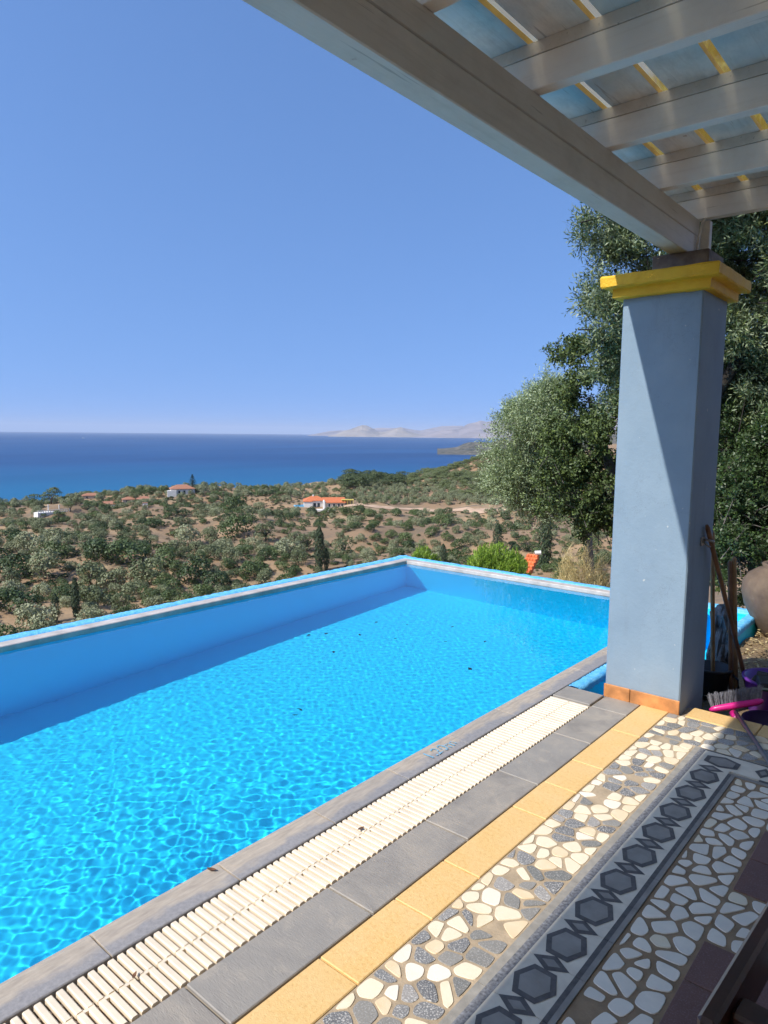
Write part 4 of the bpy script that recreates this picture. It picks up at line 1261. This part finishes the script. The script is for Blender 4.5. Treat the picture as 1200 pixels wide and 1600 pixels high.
# dry yellow bush beyond the end rim
L_dry = mat_leaf('dry_stems', [(.2, (.36, .27, .10)), (.5, (.58, .46, .20)), (.8, (.74, .62, .34))], None, .35, .8, .4, 0, 2.0)
L_weed = mat_leaf('green_weeds', [(.2, (.06, .10, .02)), (.5, (.13, .19, .045)), (.8, (.22, .28, .09))], None, .25, .7, .4, 0, 2.0)
def stems(name, label, cat_, pxs, r, ztop, n, mat, seed, wid=.007, ln=.5):
    g2 = np.random.default_rng(seed); A_ = azi(sum(pxs)/2); bx, by = -math.sin(A_)*r, math.cos(A_)*r; bz = float(terr(bx, by))
    e = empty(name, (bx, by, bz), label, cat_)
    half = (pxs[1]-pxs[0])/2*r/FOC
    px = g2.uniform(-1, 1, n)*half; dy = g2.uniform(-1, 1, n)*half*.9; px = px*(1+.25*g2.normal(size=n))
    rt = Vector((math.cos(A_), math.sin(A_), 0)); fw = Vector((-math.sin(A_), math.cos(A_), 0))
    h = (ztop-bz)*(1-.30*(px/half)**2)*(.78+.22*np.sin(px/half*6+seed)*np.cos(dy/half*5))
    zz = h*g2.random(n)**.55
    C = np.stack([px*rt.x+dy*fw.x, px*rt.y+dy*fw.y, zz], 1)
    T = np.stack([px/half*.6+g2.normal(size=n)*.45, g2.normal(size=n)*.45, .8+.3*g2.random(n)], 1)
    V, F = quads(C, rdir(g2, n), T, ln*g2.uniform(.4, 1.2, n), wid)
    link('stems', np_mesh('stems', V, F, mat), e, loc=(0, 0, 0))
    V, F = quads(C[::2]+g2.normal(size=(len(C[::2]), 3))*.05, rdir(g2, len(C[::2])), rdir(g2, len(C[::2])), .05, .02)
    link('leaves', np_mesh('leaves', V, F, mat), e, loc=(0, 0, 0))
stems('dry_bush', 'dry straw-yellow bush beyond the end rim, left of the pillar', 'bush', (862, 965), 12.5, at(900, 838, 12.5)[2], 9000, L_dry, 1)
stems('green_weeds', 'fresh green weeds between the thick cypress and the dry bush', 'weeds', (866, 896), 14.5, at(870, 855, 14.5)[2], 5000, L_weed, 2, .010, .35)
stems('dry_bush', 'dark brownish bush low behind the rim beside the pillar', 'bush', (925, 990), 10.0, at(950, 893, 10.0)[2], 4000, mat_leaf('brown_stems', [(.2, (.05, .05, .025)), (.8, (.16, .14, .07))], None, .2, .8, .4), 3, .009, .3)

# ------------------------------------------------------------------ buildings
W_white = simple('white_wall', (.74, .70, .64), .8, .06, .5, 0)
W_cream = simple('cream_stone_wall', (.50, .41, .31), .85, .12, .9, 0)
def mat_tiles(name, c):
    m = Mat(name); w = m.n('ShaderNodeTexWave', i_Scale=1.3, i_Distortion=.3); w.bands_direction = 'X'; m.l(m.coord('Object'), w.inputs[0])
    n = m.noise(1.5, 5)
    col = m.ramp(n, [(.3, tuple(x*.75 for x in c)), (.7, c)])
    m.base(m.mix(m.val(w.outputs['Fac'], 0, .35), col, tuple(x*.55 for x in c))).rough(.8); return m.m
T_or = mat_tiles('orange_roof_tiles', (.66, .19, .07)); T_red = mat_tiles('old_roof_tiles', (.42, .19, .11))
GLASS = simple('dark_window_glass', (.03, .04, .05), .1, .1, 3, 0)
DOORW = simple('brown_door_wood', (.16, .09, .05), .6)
def hip_roof(mb, x0, x1, y0, y1, z, h, ov=.5):
    a, b_, c_, d_ = x0-ov, x1+ov, y0-ov, y1+ov
    if (b_-a) >= (d_-c_):
        k = (d_-c_)/2; rdg = [(a+k, (c_+d_)/2, z+h), (b_-k, (c_+d_)/2, z+h)]
        vs = [(a, c_, z), (b_, c_, z), (b_, d_, z), (a, d_, z)] + rdg
        mb.add(vs, [(0, 1, 5, 4), (1, 2, 5), (2, 3, 4, 5), (3, 0, 4)])
    else:
        k = (b_-a)/2; rdg = [((a+b_)/2, c_+k, z+h), ((a+b_)/2, d_-k, z+h)]
        vs = [(a, c_, z), (b_, c_, z), (b_, d_, z), (a, d_, z)] + rdg
        mb.add(vs, [(0, 1, 4), (1, 2, 5, 4), (2, 3, 5), (3, 0, 4, 5)])
    mb.box((a, c_, z-.18), (b_, d_, z-.002))
def gable_roof(mb, x0, x1, y0, y1, z, h, ov=.45):   # ridge along x
    a, b_, c_, d_ = x0-ov, x1+ov, y0-ov, y1+ov; ym = (c_+d_)/2
    vs = [(a, c_, z), (b_, c_, z), (b_, d_, z), (a, d_, z), (a, ym, z+h), (b_, ym, z+h)]
    lo = [(p[0], p[1], p[2]-.2) for p in vs]
    mb.add(vs + lo, [(0, 1, 5, 4), (2, 3, 4, 5), (7, 6, 10, 11), (9, 8, 11, 10), (0, 6, 7, 1), (2, 8, 9, 3), (0, 4, 10, 6), (3, 9, 10, 4), (1, 7, 11, 5), (2, 5, 11, 8)])
def house_at(name, label, cat_, px, py, rz):
    q = ray_ground(px, py); e = empty(name, (q[0], q[1], q[2]), label, cat_, None, azi(px)+rz); return e, math.hypot(q[0], q[1])
def part(mb, name, mats, e, parent=None):
    o = mb.build(name, mats); o.parent = parent or e; return o
def window(e, x, y, z, w, h, face):      # face 'y' = wall facing -y ; 'x' = facing -x
    f = MB(); p = MB()
    if face == 'y':
        f.box((x-w/2-.1, y-.08, z-.1), (x+w/2+.1, y-.02, z+h+.1)); p.box((x-w/2, y-.11, z), (x+w/2, y-.085, z+h))
    else:
        f.box((x-.08, y-w/2-.1, z-.1), (x-.02, y+w/2+.1, z+h+.1)); p.box((x-.11, y-w/2, z), (x-.085, y+w/2, z+h))
    fo_ = part(f, 'window', W_white, e); part(p, 'pane', GLASS, e, fo_)
# the villa with two wings (local x to the right, y away)
e, dv = house_at('villa', 'villa with bright orange tiled roofs and cream walls in the middle of the plain', 'house', 507, 795, .12)
w = MB(); w.box((-8.6, 3, -1), (0.9, 10, 3.6)); w.box((-9.3, 1.2, -1), (-5.4, 3.0, 3.3)); part(w, 'left_wing', W_white, e)
w = MB(); w.box((0.205, -.2, -1), (9.6, 6.9, 2.9)); w.box((.905, 6.9, -1), (6, 9.5, 2.9)); part(w, 'right_wing', W_cream, e)
w = MB(); w.box((-.6, -.9, -1), (.2, 1.6, 3.3)); w.add([(-.7, -.9, 3.3), (.3, -.9, 3.3), (.3, 1.6, 3.3), (-.7, 1.6, 3.3), (-.2, -.9, 4.1), (-.2, 1.6, 4.1)], [(0, 1, 4), (1, 2, 5, 4), (2, 3, 5), (3, 0, 4, 5)]); part(w, 'gable_porch', W_white, e)
rf = MB(); hip_roof(rf, -8.6, .9, 3, 10, 3.6, 1.9); part(rf, 'roof', T_or, e)
rf = MB(); hip_roof(rf, -9.3, -5.6, 1.2, 5, 3.35, 1.1, .3); part(rf, 'roof', T_or, e)
rf = MB(); gable_roof(rf, -.1, 9.6, -.2, 9.5, 2.9, 2.0); part(rf, 'roof', T_or, e)
cm = MB(); cm.box((-5, 6, 4), (-4.3, 6.7, 6)); part(cm, 'chimney', W_white, e)
for x in (2.2, 4.4, 6.6, 8.2): window(e, x, -.2, .9, .9, 1.4, 'y')
for x in (-4.2, -2.4): window(e, x, 3, .2, 1.2, 2.2, 'y')
tw = MB(); tw.box((-4.5, -6, -.6), (12, -.95, .12)); tw.box((-12, -3, -.6), (-4.6, 3, .1)); part(tw, 'terrace', W_white, e)
# its swimming pool
e2, _ = house_at('villa_pool', 'small blue swimming pool left of the orange-roofed villa', 'swimming pool', 470, 792, .12)
w = MB(); w.box((-3, -1, -1), (4.2, 6, .35)); part(w, 'surround', simple('pool_blue_wall', (.25, .50, .62), .7, .1, 1, 0), e2)
w = MB(); w.box((-2.3, -.4, .352), (3.6, 5.4, .40)); part(w, 'water', simple('villa_pool_water', (.03, .28, .5), .15, .05, 1, 0), e2)
# yellow pergola right of the villa
e3, _ = house_at('yellow_pergola', 'yellow painted shed frame right of the orange-roofed villa', 'pergola', 543, 789, .0)
yl_ = simple('yellow_frame_paint', (.62, .50, .10), .6, .1, 1, 0)
for x in np.linspace(-2.6, 2.6, 5):
    for yy in (-1.2, 1.2):
        w = MB(); w.box((x-.1, yy-.1, -.5), (x+.1, yy+.1, 2.3)); part(w, 'post', yl_, e3)

w = MB(); w.box((-2.9, -1.5, 2.3), (2.9, 1.5, 2.55)); part(w, 'roof', yl_, e3)
w = MB(); w.box((-2.4, .9, -.3), (2.4, 1.05, 2.2)); part(w, 'back_wall', W_cream, e3)
# dirt road
rd = []
for px, py, hw in ((535, 792, 3), (575, 791, 2.6), (620, 795, 2.4), (660, 797, 2.6), (700, 799, 3.2), (740, 800, 3.2), (790, 796, 3), (860, 790, 3)):
    q = ray_ground(px, py); rd.append((Vector(q), hw))
mb = MB(); prev = None
for i_ in range(len(rd)-1):
    for k in range(12):
        t = k/12; p = rd[i_][0].lerp(rd[i_+1][0], t); hw = rd[i_][1]*(1-t)+rd[i_+1][1]*t + .3*math.sin(i_*5+k)
        dr = (rd[i_+1][0]-rd[i_][0]).normalized(); sd = Vector((-dr.y, dr.x, 0))*hw
        pts = [p+sd, p, p-sd]; pts = [(a_.x, a_.y, float(terr(a_.x, a_.y))+.22) for a_ in pts]
        if prev: mb.face([prev[0], pts[0], pts[1], prev[1]]); mb.face([prev[1], pts[1], pts[2], prev[2]])
        prev = pts
tag(mb.build('dirt_road', simple('pale_road_dirt', (.50, .34, .22), .95, .15, .3, 0), smooth=True), kind='structure')
# house on the skyline
e, _ = house_at('house', 'far white house with an old terracotta roof on the skyline', 'house', 285, 773, .1)
w = MB(); w.box((-5.5, 0, -1), (6, 7, 3)); w.box((-7.4, -1.5, -1), (-3, 2, 2.2)); part(w, 'walls', W_white, e)
rf = MB(); hip_roof(rf, -5.5, 6, 0, 7, 3, 1.9); part(rf, 'roof', T_red, e)
for x in (-1.5, 1, 3.6): window(e, x, 0, .8, .9, 1.3, 'y')
# low red roofs on the left
for px, py, w_, lab_ in ((143, 779, 9, 'low terracotta roofed house on the left skyline between round trees'), (176, 793, 16, 'long low house with a faded terracotta roof right of the white terrace'), (205, 786, 8, 'small terracotta roofed hut on the left, second from the long low house'), (226, 785, 7, 'small terracotta roof nearest the far white house')):
    e, dd = house_at('house', lab_, 'house', px, py, .05)
    w = MB(); w.box((-w_/2, 0, -1.5), (w_/2, 5, 1.6)); part(w, 'walls', W_cream if w_ < 10 else W_white, e)
    rf = MB(); hip_roof(rf, -w_/2, w_/2, 0, 5, 1.6, 1.2, .3); part(rf, 'roof', T_red, e)
    window(e, -w_/4, 0, .2, .8, 1, 'y'); window(e, w_/4, 0, .2, .8, 1, 'y')
# white terrace with a balustrade
e, dd = house_at('white_terrace', 'white walled terrace with balustrade posts at the far left', 'terrace', 85, 803, .35)
w = MB(); w.box((-6.5, 0, -1.5), (6.5, 5, .7)); part(w, 'wall', W_white, e)
w = MB()
for x in np.linspace(-6.2, 6.2, 14):
    w.box((x-.12, 0, .7), (x+.12, .25, 1.5))
w.box((-6.4, -.02, 1.5), (6.4, .27, 1.62)); part(w, 'balustrade', W_white, e)
w = MB(); w.box((-1.2, 3.5, .7), (-.9, 3.8, 3.6)); w.box((3.2, 3.5, .7), (3.5, 3.8, 3.2)); part(w, 'column', W_white, e)
e, dd = house_at('white_shed', 'small white shed right of the low red roofs', 'shed', 227, 795, 0)
w = MB(); w.box((-1.0, 0, -1), (1.0, 2, 2.2)); part(w, 'walls', W_white, e)
w = MB(); w.box((-.4, -.04, 0), (.3, -.005, 1.7)); part(w, 'door', DOORW, e)
w = MB(); w.box((-1.15, -.1, 2.2), (1.15, 2.1, 2.32)); part(w, 'roof', T_red, e)
# utility pole
q = ray_ground(349, 800); Hp = 31*math.hypot(q[0], q[1])/FOC
e = empty('utility_pole', q, 'dark wooden utility pole standing alone on the plain', 'utility pole')
w = MB(); w.tube([(0, 0, -.5), (0, 0, Hp)], [.22, .16], 8); part(w, 'pole', BARK, e)
w = MB(); w.box((-.9, -.08, Hp-.9), (.9, .08, Hp-.7)); part(w, 'cross_arm', BARK, e)
# near orange tiled roof corner
A_ = azi(837); rr = 31.; bx, by = -math.sin(A_)*rr, math.cos(A_)*rr
tz = at(838, 866, rr)[2]
e = empty('cottage', (bx, by, float(terr(bx, by))), 'cottage showing a slice of bright orange tiled roof beyond the end rim', 'house', None, A_-.35)
zl = tz-float(terr(bx, by))
rf = MB()
nrow = 12
rf.add([(-.26, -2.4, zl-1.5), (.26, -2.4, zl-1.5), (.26, 0, zl), (-.26, 0, zl), (-.26, -2.4, zl-1.7), (.26, -2.4, zl-1.7), (.26, 0, zl-.2), (-.26, 0, zl-.2)], [(0, 1, 2, 3), (7, 6, 5, 4), (0, 4, 5, 1), (1, 5, 6, 2), (2, 6, 7, 3), (3, 7, 4, 0)])
for k in range(nrow):      # courses of tiles, climbing to the ridge
    z0 = zl-1.5+1.5*k/nrow; y0_ = -2.4+2.4*k/nrow
    for x in (-.26, -.13, 0, .13): rf.box((x+.004, y0_, z0), (x+.126, y0_+.14, z0+.11), 0, .02)
part(rf, 'roof', simple('bright_orange_tile', (.70, .17, .05), .7, .2, 3, .2), e)
rd_ = MB(); rd_.tube([(.1, -.1, zl+.08), (.35, 0, zl+.1)], .09, 8); part(rd_, 'ridge_tile', W_white, e)
w = MB(); w.box((-.2, -2.2, -1), (.2, .3, zl-1.6)); part(w, 'wall', W_cream, e)

# boat far out on the sea
d_ = _r2*((130-600)/FOC) + _u2*(-(685.6-800)/FOC) + _fw
k2 = (SEA_Z-H-6)/d_.z; bp = Vector((0, 0, H)) + d_*k2; zz = SEA_Z - (bp.x**2+bp.y**2)/(2*6371000.*3)
A_ = azi(130)
e = empty('motor_boat', (bp.x, bp.y, zz), 'tiny white motor boat far out on the sea at the left', 'boat', None, A_)
w = MB(); w.add([(-13, -3, 2.5), (12, -3, 2.5), (18, 0, 3.2), (12, 3, 2.5), (-13, 3, 2.5), (-12, -2, -.5), (11, -2, -.5), (15, 0, -.5), (11, 2, -.5), (-12, 2, -.5)], [(0, 1, 2, 3, 4), (9, 8, 7, 6, 5), (0, 5, 6, 1), (1, 6, 7, 2), (2, 7, 8, 3), (3, 8, 9, 4), (4, 9, 5, 0)])
part(w, 'hull', W_white, e)
w = MB(); w.box((-8, -2, 2.5), (5, 2, 6), 0, .5); part(w, 'cabin', W_white, e)
w = MB(); w.face([(-13, -3, .6), (-13, 3, .6), (-75, 9, .6), (-75, -9, .6)]); o = w.build('wake', simple('sea_foam', (.6, .65, .7), .9, .2, .1, 0)); o.parent = e; 

e = empty('house', (3.0, 0, -.6), 'cream plastered house out of view, added to shade the terrace', 'house')  # unseen wall and door, added to darken the pillar's side and bounce warm light
w = MB(); w.box((3.25, -7, -1), (6.0, 7.5, 4.2)); o = w.build('wall', simple('house_plaster', (.74, .66, .52), .85, .08, 1.5, .3)); o.parent = e; o.location = (-3.0, 0, .6)
w = MB(); w.box((3.16, -1.2, 0), (3.24, 1.2, 2.15), 0, .01); o = w.build('door', DOORW); o.parent = e; o.location = (-3.0, 0, .6)
# ------------------------------------------------------------------ things behind the pillar
def mat_clay():
    m = Mat('old_clay'); n = m.noise(6, 5, .65); n2 = m.noise(20, 5, stretch=(1, 1, .25))
    c = m.ramp(n, [(.3, (.09, .06, .04)), (.6, (.16, .11, .07)), (.8, (.23, .17, .12))])
    c = m.mix(m.val(n2, 0, .6, .5, .75), c, (.13, .08, .06)); m.base(c).rough(.8); m.bump(n2, .5, .01); return m.m
jp = at(1219, 987, 7.1)
e = empty('clay_jar', (jp[0], jp[1], -.20), 'large old clay jar standing on leaf litter at the right edge', 'jar')
w = MB(); w.lathe((0, 0, 0), [(.0, 0), (.13, 0), (.17, .04), (.24, .16), (.31, .30), (.335, .42), (.33, .50), (.29, .57), (.22, .62), (.17, .64), (.185, .67), (.17, .68), (.14, .67), (.13, .63), (.22, .5), (.0, .4)], 40)
o = w.build('body', mat_clay(), smooth=True); o.parent = e
# black bucket with handle
bx, by = -1.272, 4.965
e = empty('black_bucket', (bx, by, -.15), 'black plastic bucket holding wooden handles in the shade behind the pillar', 'bucket')
w = MB(); w.lathe((0, 0, 0), [(0, 0), (.095, 0), (.10, .01), (.125, .18), (.135, .185), (.135, .2), (.122, .2), (.098, .02), (0, .02)], 32); o = w.build('body', M['black'], smooth=True); o.parent = e
w = MB(); w.tube([(.13, 0, .17), (.17, 0, .14), (.175, 0, .09), (.15, 0, .06), (.118, 0, .05)], .007, 6); o = w.build('handle', M['black'], smooth=True); o.parent = e
wood = simple('worn_handle_wood', (.33, .19, .085), .6, .3, 9, .3)
wood2 = simple('brown_handle_wood', (.20, .10, .05), .6, .3, 9, .3)
def pole(name, a, c_, rad, mat, label, cat_='handle', grp='wooden handles behind the pillar'):
    w = MB(); a = Vector(a); c_ = Vector(c_); w.tube([a, a+(c_-a)*.01, a+(c_-a)*.5, a+(c_-a)*.985, c_], [rad*.8, rad, rad, rad, rad*.6], 10)
    tag(w.build(name, mat, smooth=True, local=tuple(a)), label, cat_, grp)
pole('wooden_handle', (-1.262, 5.0, -.12), (-1.318, 4.955, .975), .014, wood, 'upright wooden handle standing in the black bucket')
pole('wooden_handle', (-1.056, 5.09, -.13), (-1.188, 4.345, 1.08), .014, wood2, 'slanting brown wooden handle leaning against the pillar hook')
pole('wooden_handle', (-1.141, 4.97, -.13), (-1.191, 4.927, .79), .014, wood2, 'darker of two short upright wooden handles right of the bucket')
pole('wooden_handle', (-1.115, 4.993, -.13), (-1.173, 4.949, .815), .015, wood, 'paler of two short upright wooden handles right of the bucket')
# crumpled bag between the handles
bp_ = at(1127, 1045, 5.5); w = MB(); g5 = random.Random(2)
prof = [(.0, 0), (.05, 0), (.065, .05), (.06, .14), (.055, .24), (.045, .34), (.05, .42), (.03, .47), (0, .47)]
for r_, z in prof:
    for k in range(22):
        a = k*2*math.pi/22; q_ = r_*(1+.16*math.sin(5*a+z*23)+.10*math.sin(9*a-z*41)+g5.uniform(-.07, .07)); w.v.append((q_*math.cos(a), q_*math.sin(a), z+g5.uniform(-.006, .006)))
for i_ in range(len(prof)-1):
    for k in range(22): w.f.append((i_*22+k, i_*22+(k+1) % 22, (i_+1)*22+(k+1) % 22, (i_+1)*22+k)); w.m.append(0)
o = w.build('plastic_bag', simple('dull_bag_plastic', (.10, .11, .12), .25, .5, 18, .4, .01)); o.location = (bp_[0], bp_[1], -.15); o.scale = (1.55, 1.55, 1.15)
tag(o, 'tall crumpled dark plastic bag standing between the wooden handles', 'bag')
# metal hook on the pillar
e = empty('tool_hook', (-1.2035, 4.33, .985), 'small metal tool hook on the shaded side of the pillar', 'hook')
mt = simple('dull_metal', (.35, .33, .30), .4, .3, 30, .2, metal=.8)
w = MB(); w.box((-.001, -.03, -.025), (.008, .03, .025), 0, .002); o = w.build('plate', mt); o.parent = e
w = MB(); w.tube([(.008, 0, .01), (.04, .0, .008), (.055, .02, .0), (.05, .045, .0)], .007, 8); w.tube([(.008, -.01, .0), (.035, -.02, -.02), (.05, -.01, -.03)], .006, 8); o = w.build('hook', mt, smooth=True); o.parent = e
# purple tub with clutter
tx, ty = -.845, 4.86
e = empty('purple_tub', (tx, ty, -.15), 'purple plastic tub full of dark garden clutter at the right edge', 'tub')
pur = simple('purple_plastic', (.14, .03, .30), .35, .1, 5, 0)
w = MB(); w.lathe((0, 0, 0), [(0, 0), (.15, 0), (.16, .015), (.195, .22), (.21, .225), (.21, .24), (.19, .24), (.155, .02), (0, .02)], 36); o = w.build('body', pur, smooth=True); o.parent = e
w = MB()
for k in range(14):
    a = rnd.uniform(0, 6.28); r_ = rnd.uniform(0, .12); w.box((r_*math.cos(a)-.04, r_*math.sin(a)-.05, .1), (r_*math.cos(a)+.04, r_*math.sin(a)+.05, .2+rnd.uniform(0, .06)), 0, .006, Matrix.Rotation(rnd.uniform(-.3, .3), 4, 'X'))
o = w.build('clutter', M['black']); tag(o); o.parent = e
e = empty('plant_tray', (-.80, 4.66, .085), 'black plastic tray with a pale stripe lying on the purple tub', 'tray', None, .35)
w = MB(); w.box((-.12, -.07, 0), (.14, .09, .05), 0, .006); o = w.build('body', M['black']); o.parent = e
w = MB(); w.box((-.119, -.073, .012), (.139, -.0705, .024)); o = w.build('stripe', simple('pale_label', (.35, .42, .35), .6), ); o.parent = e
# second dark crate under the broom
e = empty('dark_basin', (-.78, 4.44, -.15), 'dark violet basin with a pale rim below the pink broom head', 'basin')
w = MB(); w.lathe((0, 0, 0), [(0, 0), (.12, 0), (.13, .01), (.16, .10), (.172, .102), (.172, .112), (.155, .112), (.125, .02), (0, .02)], 30); o = w.build('body', simple('violet_plastic', (.05, .02, .09), .35), smooth=True); o.parent = e
# pink broom
HB = Vector((-.985, 4.335, .02)); a = Vector((-1.095, 4.285, -.005)); c_ = Vector((-.84, 4.42, .075))
d_ = (c_-a).normalized(); sd = Vector((-d_.y, d_.x, 0)).normalized(); upv = (Vector((0, 0, 1))*.86 + sd*.5).normalized()
e = empty('push_broom', tuple(HB), 'pink broom head with grey bristles and a grey metal handle lying upside down', 'broom')
def loc_(p): return tuple(Vector(p)-HB)
w = MB(); L = (c_-a).length; sw = d_.cross(upv).normalized()
pr = []
for t, hh, ww in ((0, .3, .4), (.04, .8, .8), (.12, 1, 1), (.5, 1.1, 1.15), (.88, 1, 1), (.96, .8, .8), (1, .3, .4)):
    p = a + d_*L*t; h_ = .018*hh; q_ = .026*ww
    pr.append([loc_(p+sw*q_*x+upv*h_*z) for x, z in ((-1, -.4), (-.6, -1), (.6, -1), (1, -.4), (1, .8), (-1, .8))])
for r_ in pr: w.v += r_
for i_ in range(len(pr)-1):
    for k in range(6): w.f.append((i_*6+k, i_*6+(k+1) % 6, (i_+1)*6+(k+1) % 6, (i_+1)*6+k)); w.m.append(0)
w.f += [tuple(range(5, -1, -1)), tuple(range(36, 42))]; w.m += [0, 0]
pk = simple('pink_plastic', (.62, .02, .22), .3, .1, 6, 0)
o = w.build('head', pk, smooth=True); o.parent = e
w = MB(); sp = Vector((-.975, 4.325, .0)); w.tube([loc_(sp-upv*.005), loc_(sp-upv*.02+Vector((.03, -.05, 0)))], [.022, .016], 10); o = w.build('socket', pk, smooth=True); o.parent = e
w = MB(); bm_ = simple('grey_bristle', (.22, .22, .25), .6, .3, 60, 0)
for i_ in range(26):
    for j in range(5):
        p = a + d_*L*(.04+.92*(i_+.5)/26) + sw*(.018*(j-2)/2) + upv*.012
        fan = d_*((i_-12.5)/26)*.35 + sw*(j-2)*.12 + Vector((rnd.uniform(-.06, .06), rnd.uniform(-.06, .06), 0))
        tip = p + (upv+fan)*(.075+rnd.uniform(-.006, .006))
        for q_ in range(3):
            oo = Vector((rnd.uniform(-.003, .003), rnd.uniform(-.003, .003), 0)); w.tube([loc_(p+oo), loc_(tip+oo*2.2)], [.0016, .0012], 3, cap=False)
o = w.build('bristles', bm_); o.parent = e
w = MB(); h0 = Vector((-.955, 4.30, .012)); h1 = Vector((-.42, 3.25, .016)); w.tube([loc_(h0), loc_(h0.lerp(h1, .5)), loc_(h1)], .0115, 12); o = w.build('handle', simple('grey_tube', (.22, .23, .25), .35, .1, 20, 0, metal=.5), smooth=True); o.parent = e
# leaf litter lying on the soil, nobody could count it
g2 = np.random.default_rng(3); n = 5200
lx = g2.uniform(-1.38, .8, n); ly = g2.uniform(4.3, 7.4, n)
C = np.stack([lx, ly, -.145+.03*g2.random(n)], 1)
V, F = quads(C, np.array([0, 0, 1.])+g2.normal(size=(n, 3))*.5, rdir(g2, n)*np.array([1, 1, .2]), .045*g2.uniform(.5, 1.4, n), .014)
tag(link('leaf_litter', np_mesh('leaf_litter', V, F, mat_leaf('dry_leaves', [(.2, (.16, .10, .04)), (.5, (.34, .24, .11)), (.8, (.52, .42, .22))], None, .1, .8, .1))), 'dry fallen leaves and grass on the soil behind the pillar', 'leaf litter', kind='stuff')

# air
if HAZE:
    hz = MB(); hz.box((-61000, -61000, -185), (61000, 61000, 520)); hm = bpy.data.materials.new('haze_air'); hm.use_nodes = True
    t_ = hm.node_tree; t_.nodes.remove(t_.nodes['Principled BSDF']); pv = t_.nodes.new('ShaderNodeVolumePrincipled')
    pv.inputs['Color'].default_value = (.72, .82, 1, 1); pv.inputs['Density'].default_value = HAZE
    t_.links.new(pv.outputs[0], t_.nodes['Material Output'].inputs['Volume'])
    tag(hz.build('haze', hm), 'thin pale sea haze filling the air', 'haze', kind='stuff')
# fallen leaves on the pool floor, coping and grate ---------------------------------
lf = simple('dead_leaf', (.035, .03, .022), .8, .3, 40, 0); lfb = simple('brown_leaf', (.16, .075, .035), .7, .3, 40, 0)
def leaf(x, y, z, s_, mat, label, rz):
    w = MB()
    pts = [(-1, 0), (-.5, .32), (.1, .42), (.7, .22), (1, 0), (.6, -.25), (0, -.4), (-.6, -.28)]
    vs = [(px*s_, py*s_, .15*s_*(px*px)+.12*s_*abs(py)) for px, py in pts] + [(0, 0, 0)]
    w.add(vs, [(i_, (i_+1) % 8, 8) for i_ in range(8)])
    w.add([(v[0], v[1], v[2]-.0012) for v in vs], [((i_+1) % 8, i_, 8) for i_ in range(8)])
    o = w.build('fallen_leaf', mat); o.location = (x, y, z); o.rotation_euler = (0, 0, rz)
    tag(o, label, 'leaf', 'fallen leaves in and around the pool')
spots = [(-4.75, 5.5), (-4.45, 5.65), (-4.62, 5.1), (-4.28, 5.25), (-4.9, 4.9), (-5.0, 4.75), (-3.85, 5.5), (-3.55, 5.75), (-3.3, 5.1), (-4.05, 5.9), (-3.9, 3.6), (-3.86, 3.52), (-2.9, 1.9), (-4.5, 4.6)]
for i_, (x, y) in enumerate(spots):
    zf = -1.45 + .20*max(0, (y-1)/5.85) + .006
    lb = 'one of the small dark leaves sunk on the pool floor towards the far corner' if i_ < 10 or i_ == 13 else ('dark leaf on the pool floor in the middle, one of a touching pair' if i_ < 12 else 'single dark leaf on the pool floor nearest the coping')
    leaf(x, y, zf, .024, lf, lb, rnd.uniform(0, 6))
leaf(-2.02, 1.43, .008, .020, lfb, 'curled brown leaf lying on the pool coping', .4)
leaf(-1.79, 1.99, .006, .018, lfb, 'brown leaf lying on the cream drain grate', 1.4)
leaf(-1.775, .98, .006, .014, lfb, 'small rusty leaf stuck in the grate nearest the viewer', 2.2)

# ------------------------------------------------------------------ bench in the lower right corner
e = empty('bench', (-.1, 1.3, 0), 'dark brown wooden bench seen from behind in the lower right corner', 'bench')
dk = simple('dark_varnished_wood', (.055, .022, .017), .3, .3, 5, .15)
def bench_part(name, mb): mb.build(name, dk, e)
ang = Matrix.Translation(Vector((-.29, 1.20, 0))) @ Matrix.Rotation(R(-3.2), 4, 'Z')
w = MB(); w.box((0, -.02, .50), (.032, 1.7, .62), 0, .007, ang); bench_part('back_rail', w)
w = MB(); w.box((.10, .06, .40), (.14, 1.7, .50), 0, .007, ang); bench_part('seat_slat', w)
for k in range(3):
    w = MB(); w.box((.16+k*.1, .06, .40), (.24+k*.1, 1.7, .43), 0, .006, ang); bench_part('seat_slat', w)
for yy in (.05, 1.58):
    w = MB(); w.box((.034, yy, 0), (.09, yy+.06, .60), 0, .006, ang); bench_part('leg', w)
    w = MB(); w.box((.40, yy, 0), (.46, yy+.06, .395), 0, .006, ang); bench_part('leg', w)
    w = MB(); w.box((.092, yy+.005, .34), (.398, yy+.055, .395), 0, .004, ang); bench_part('seat_rail', w)
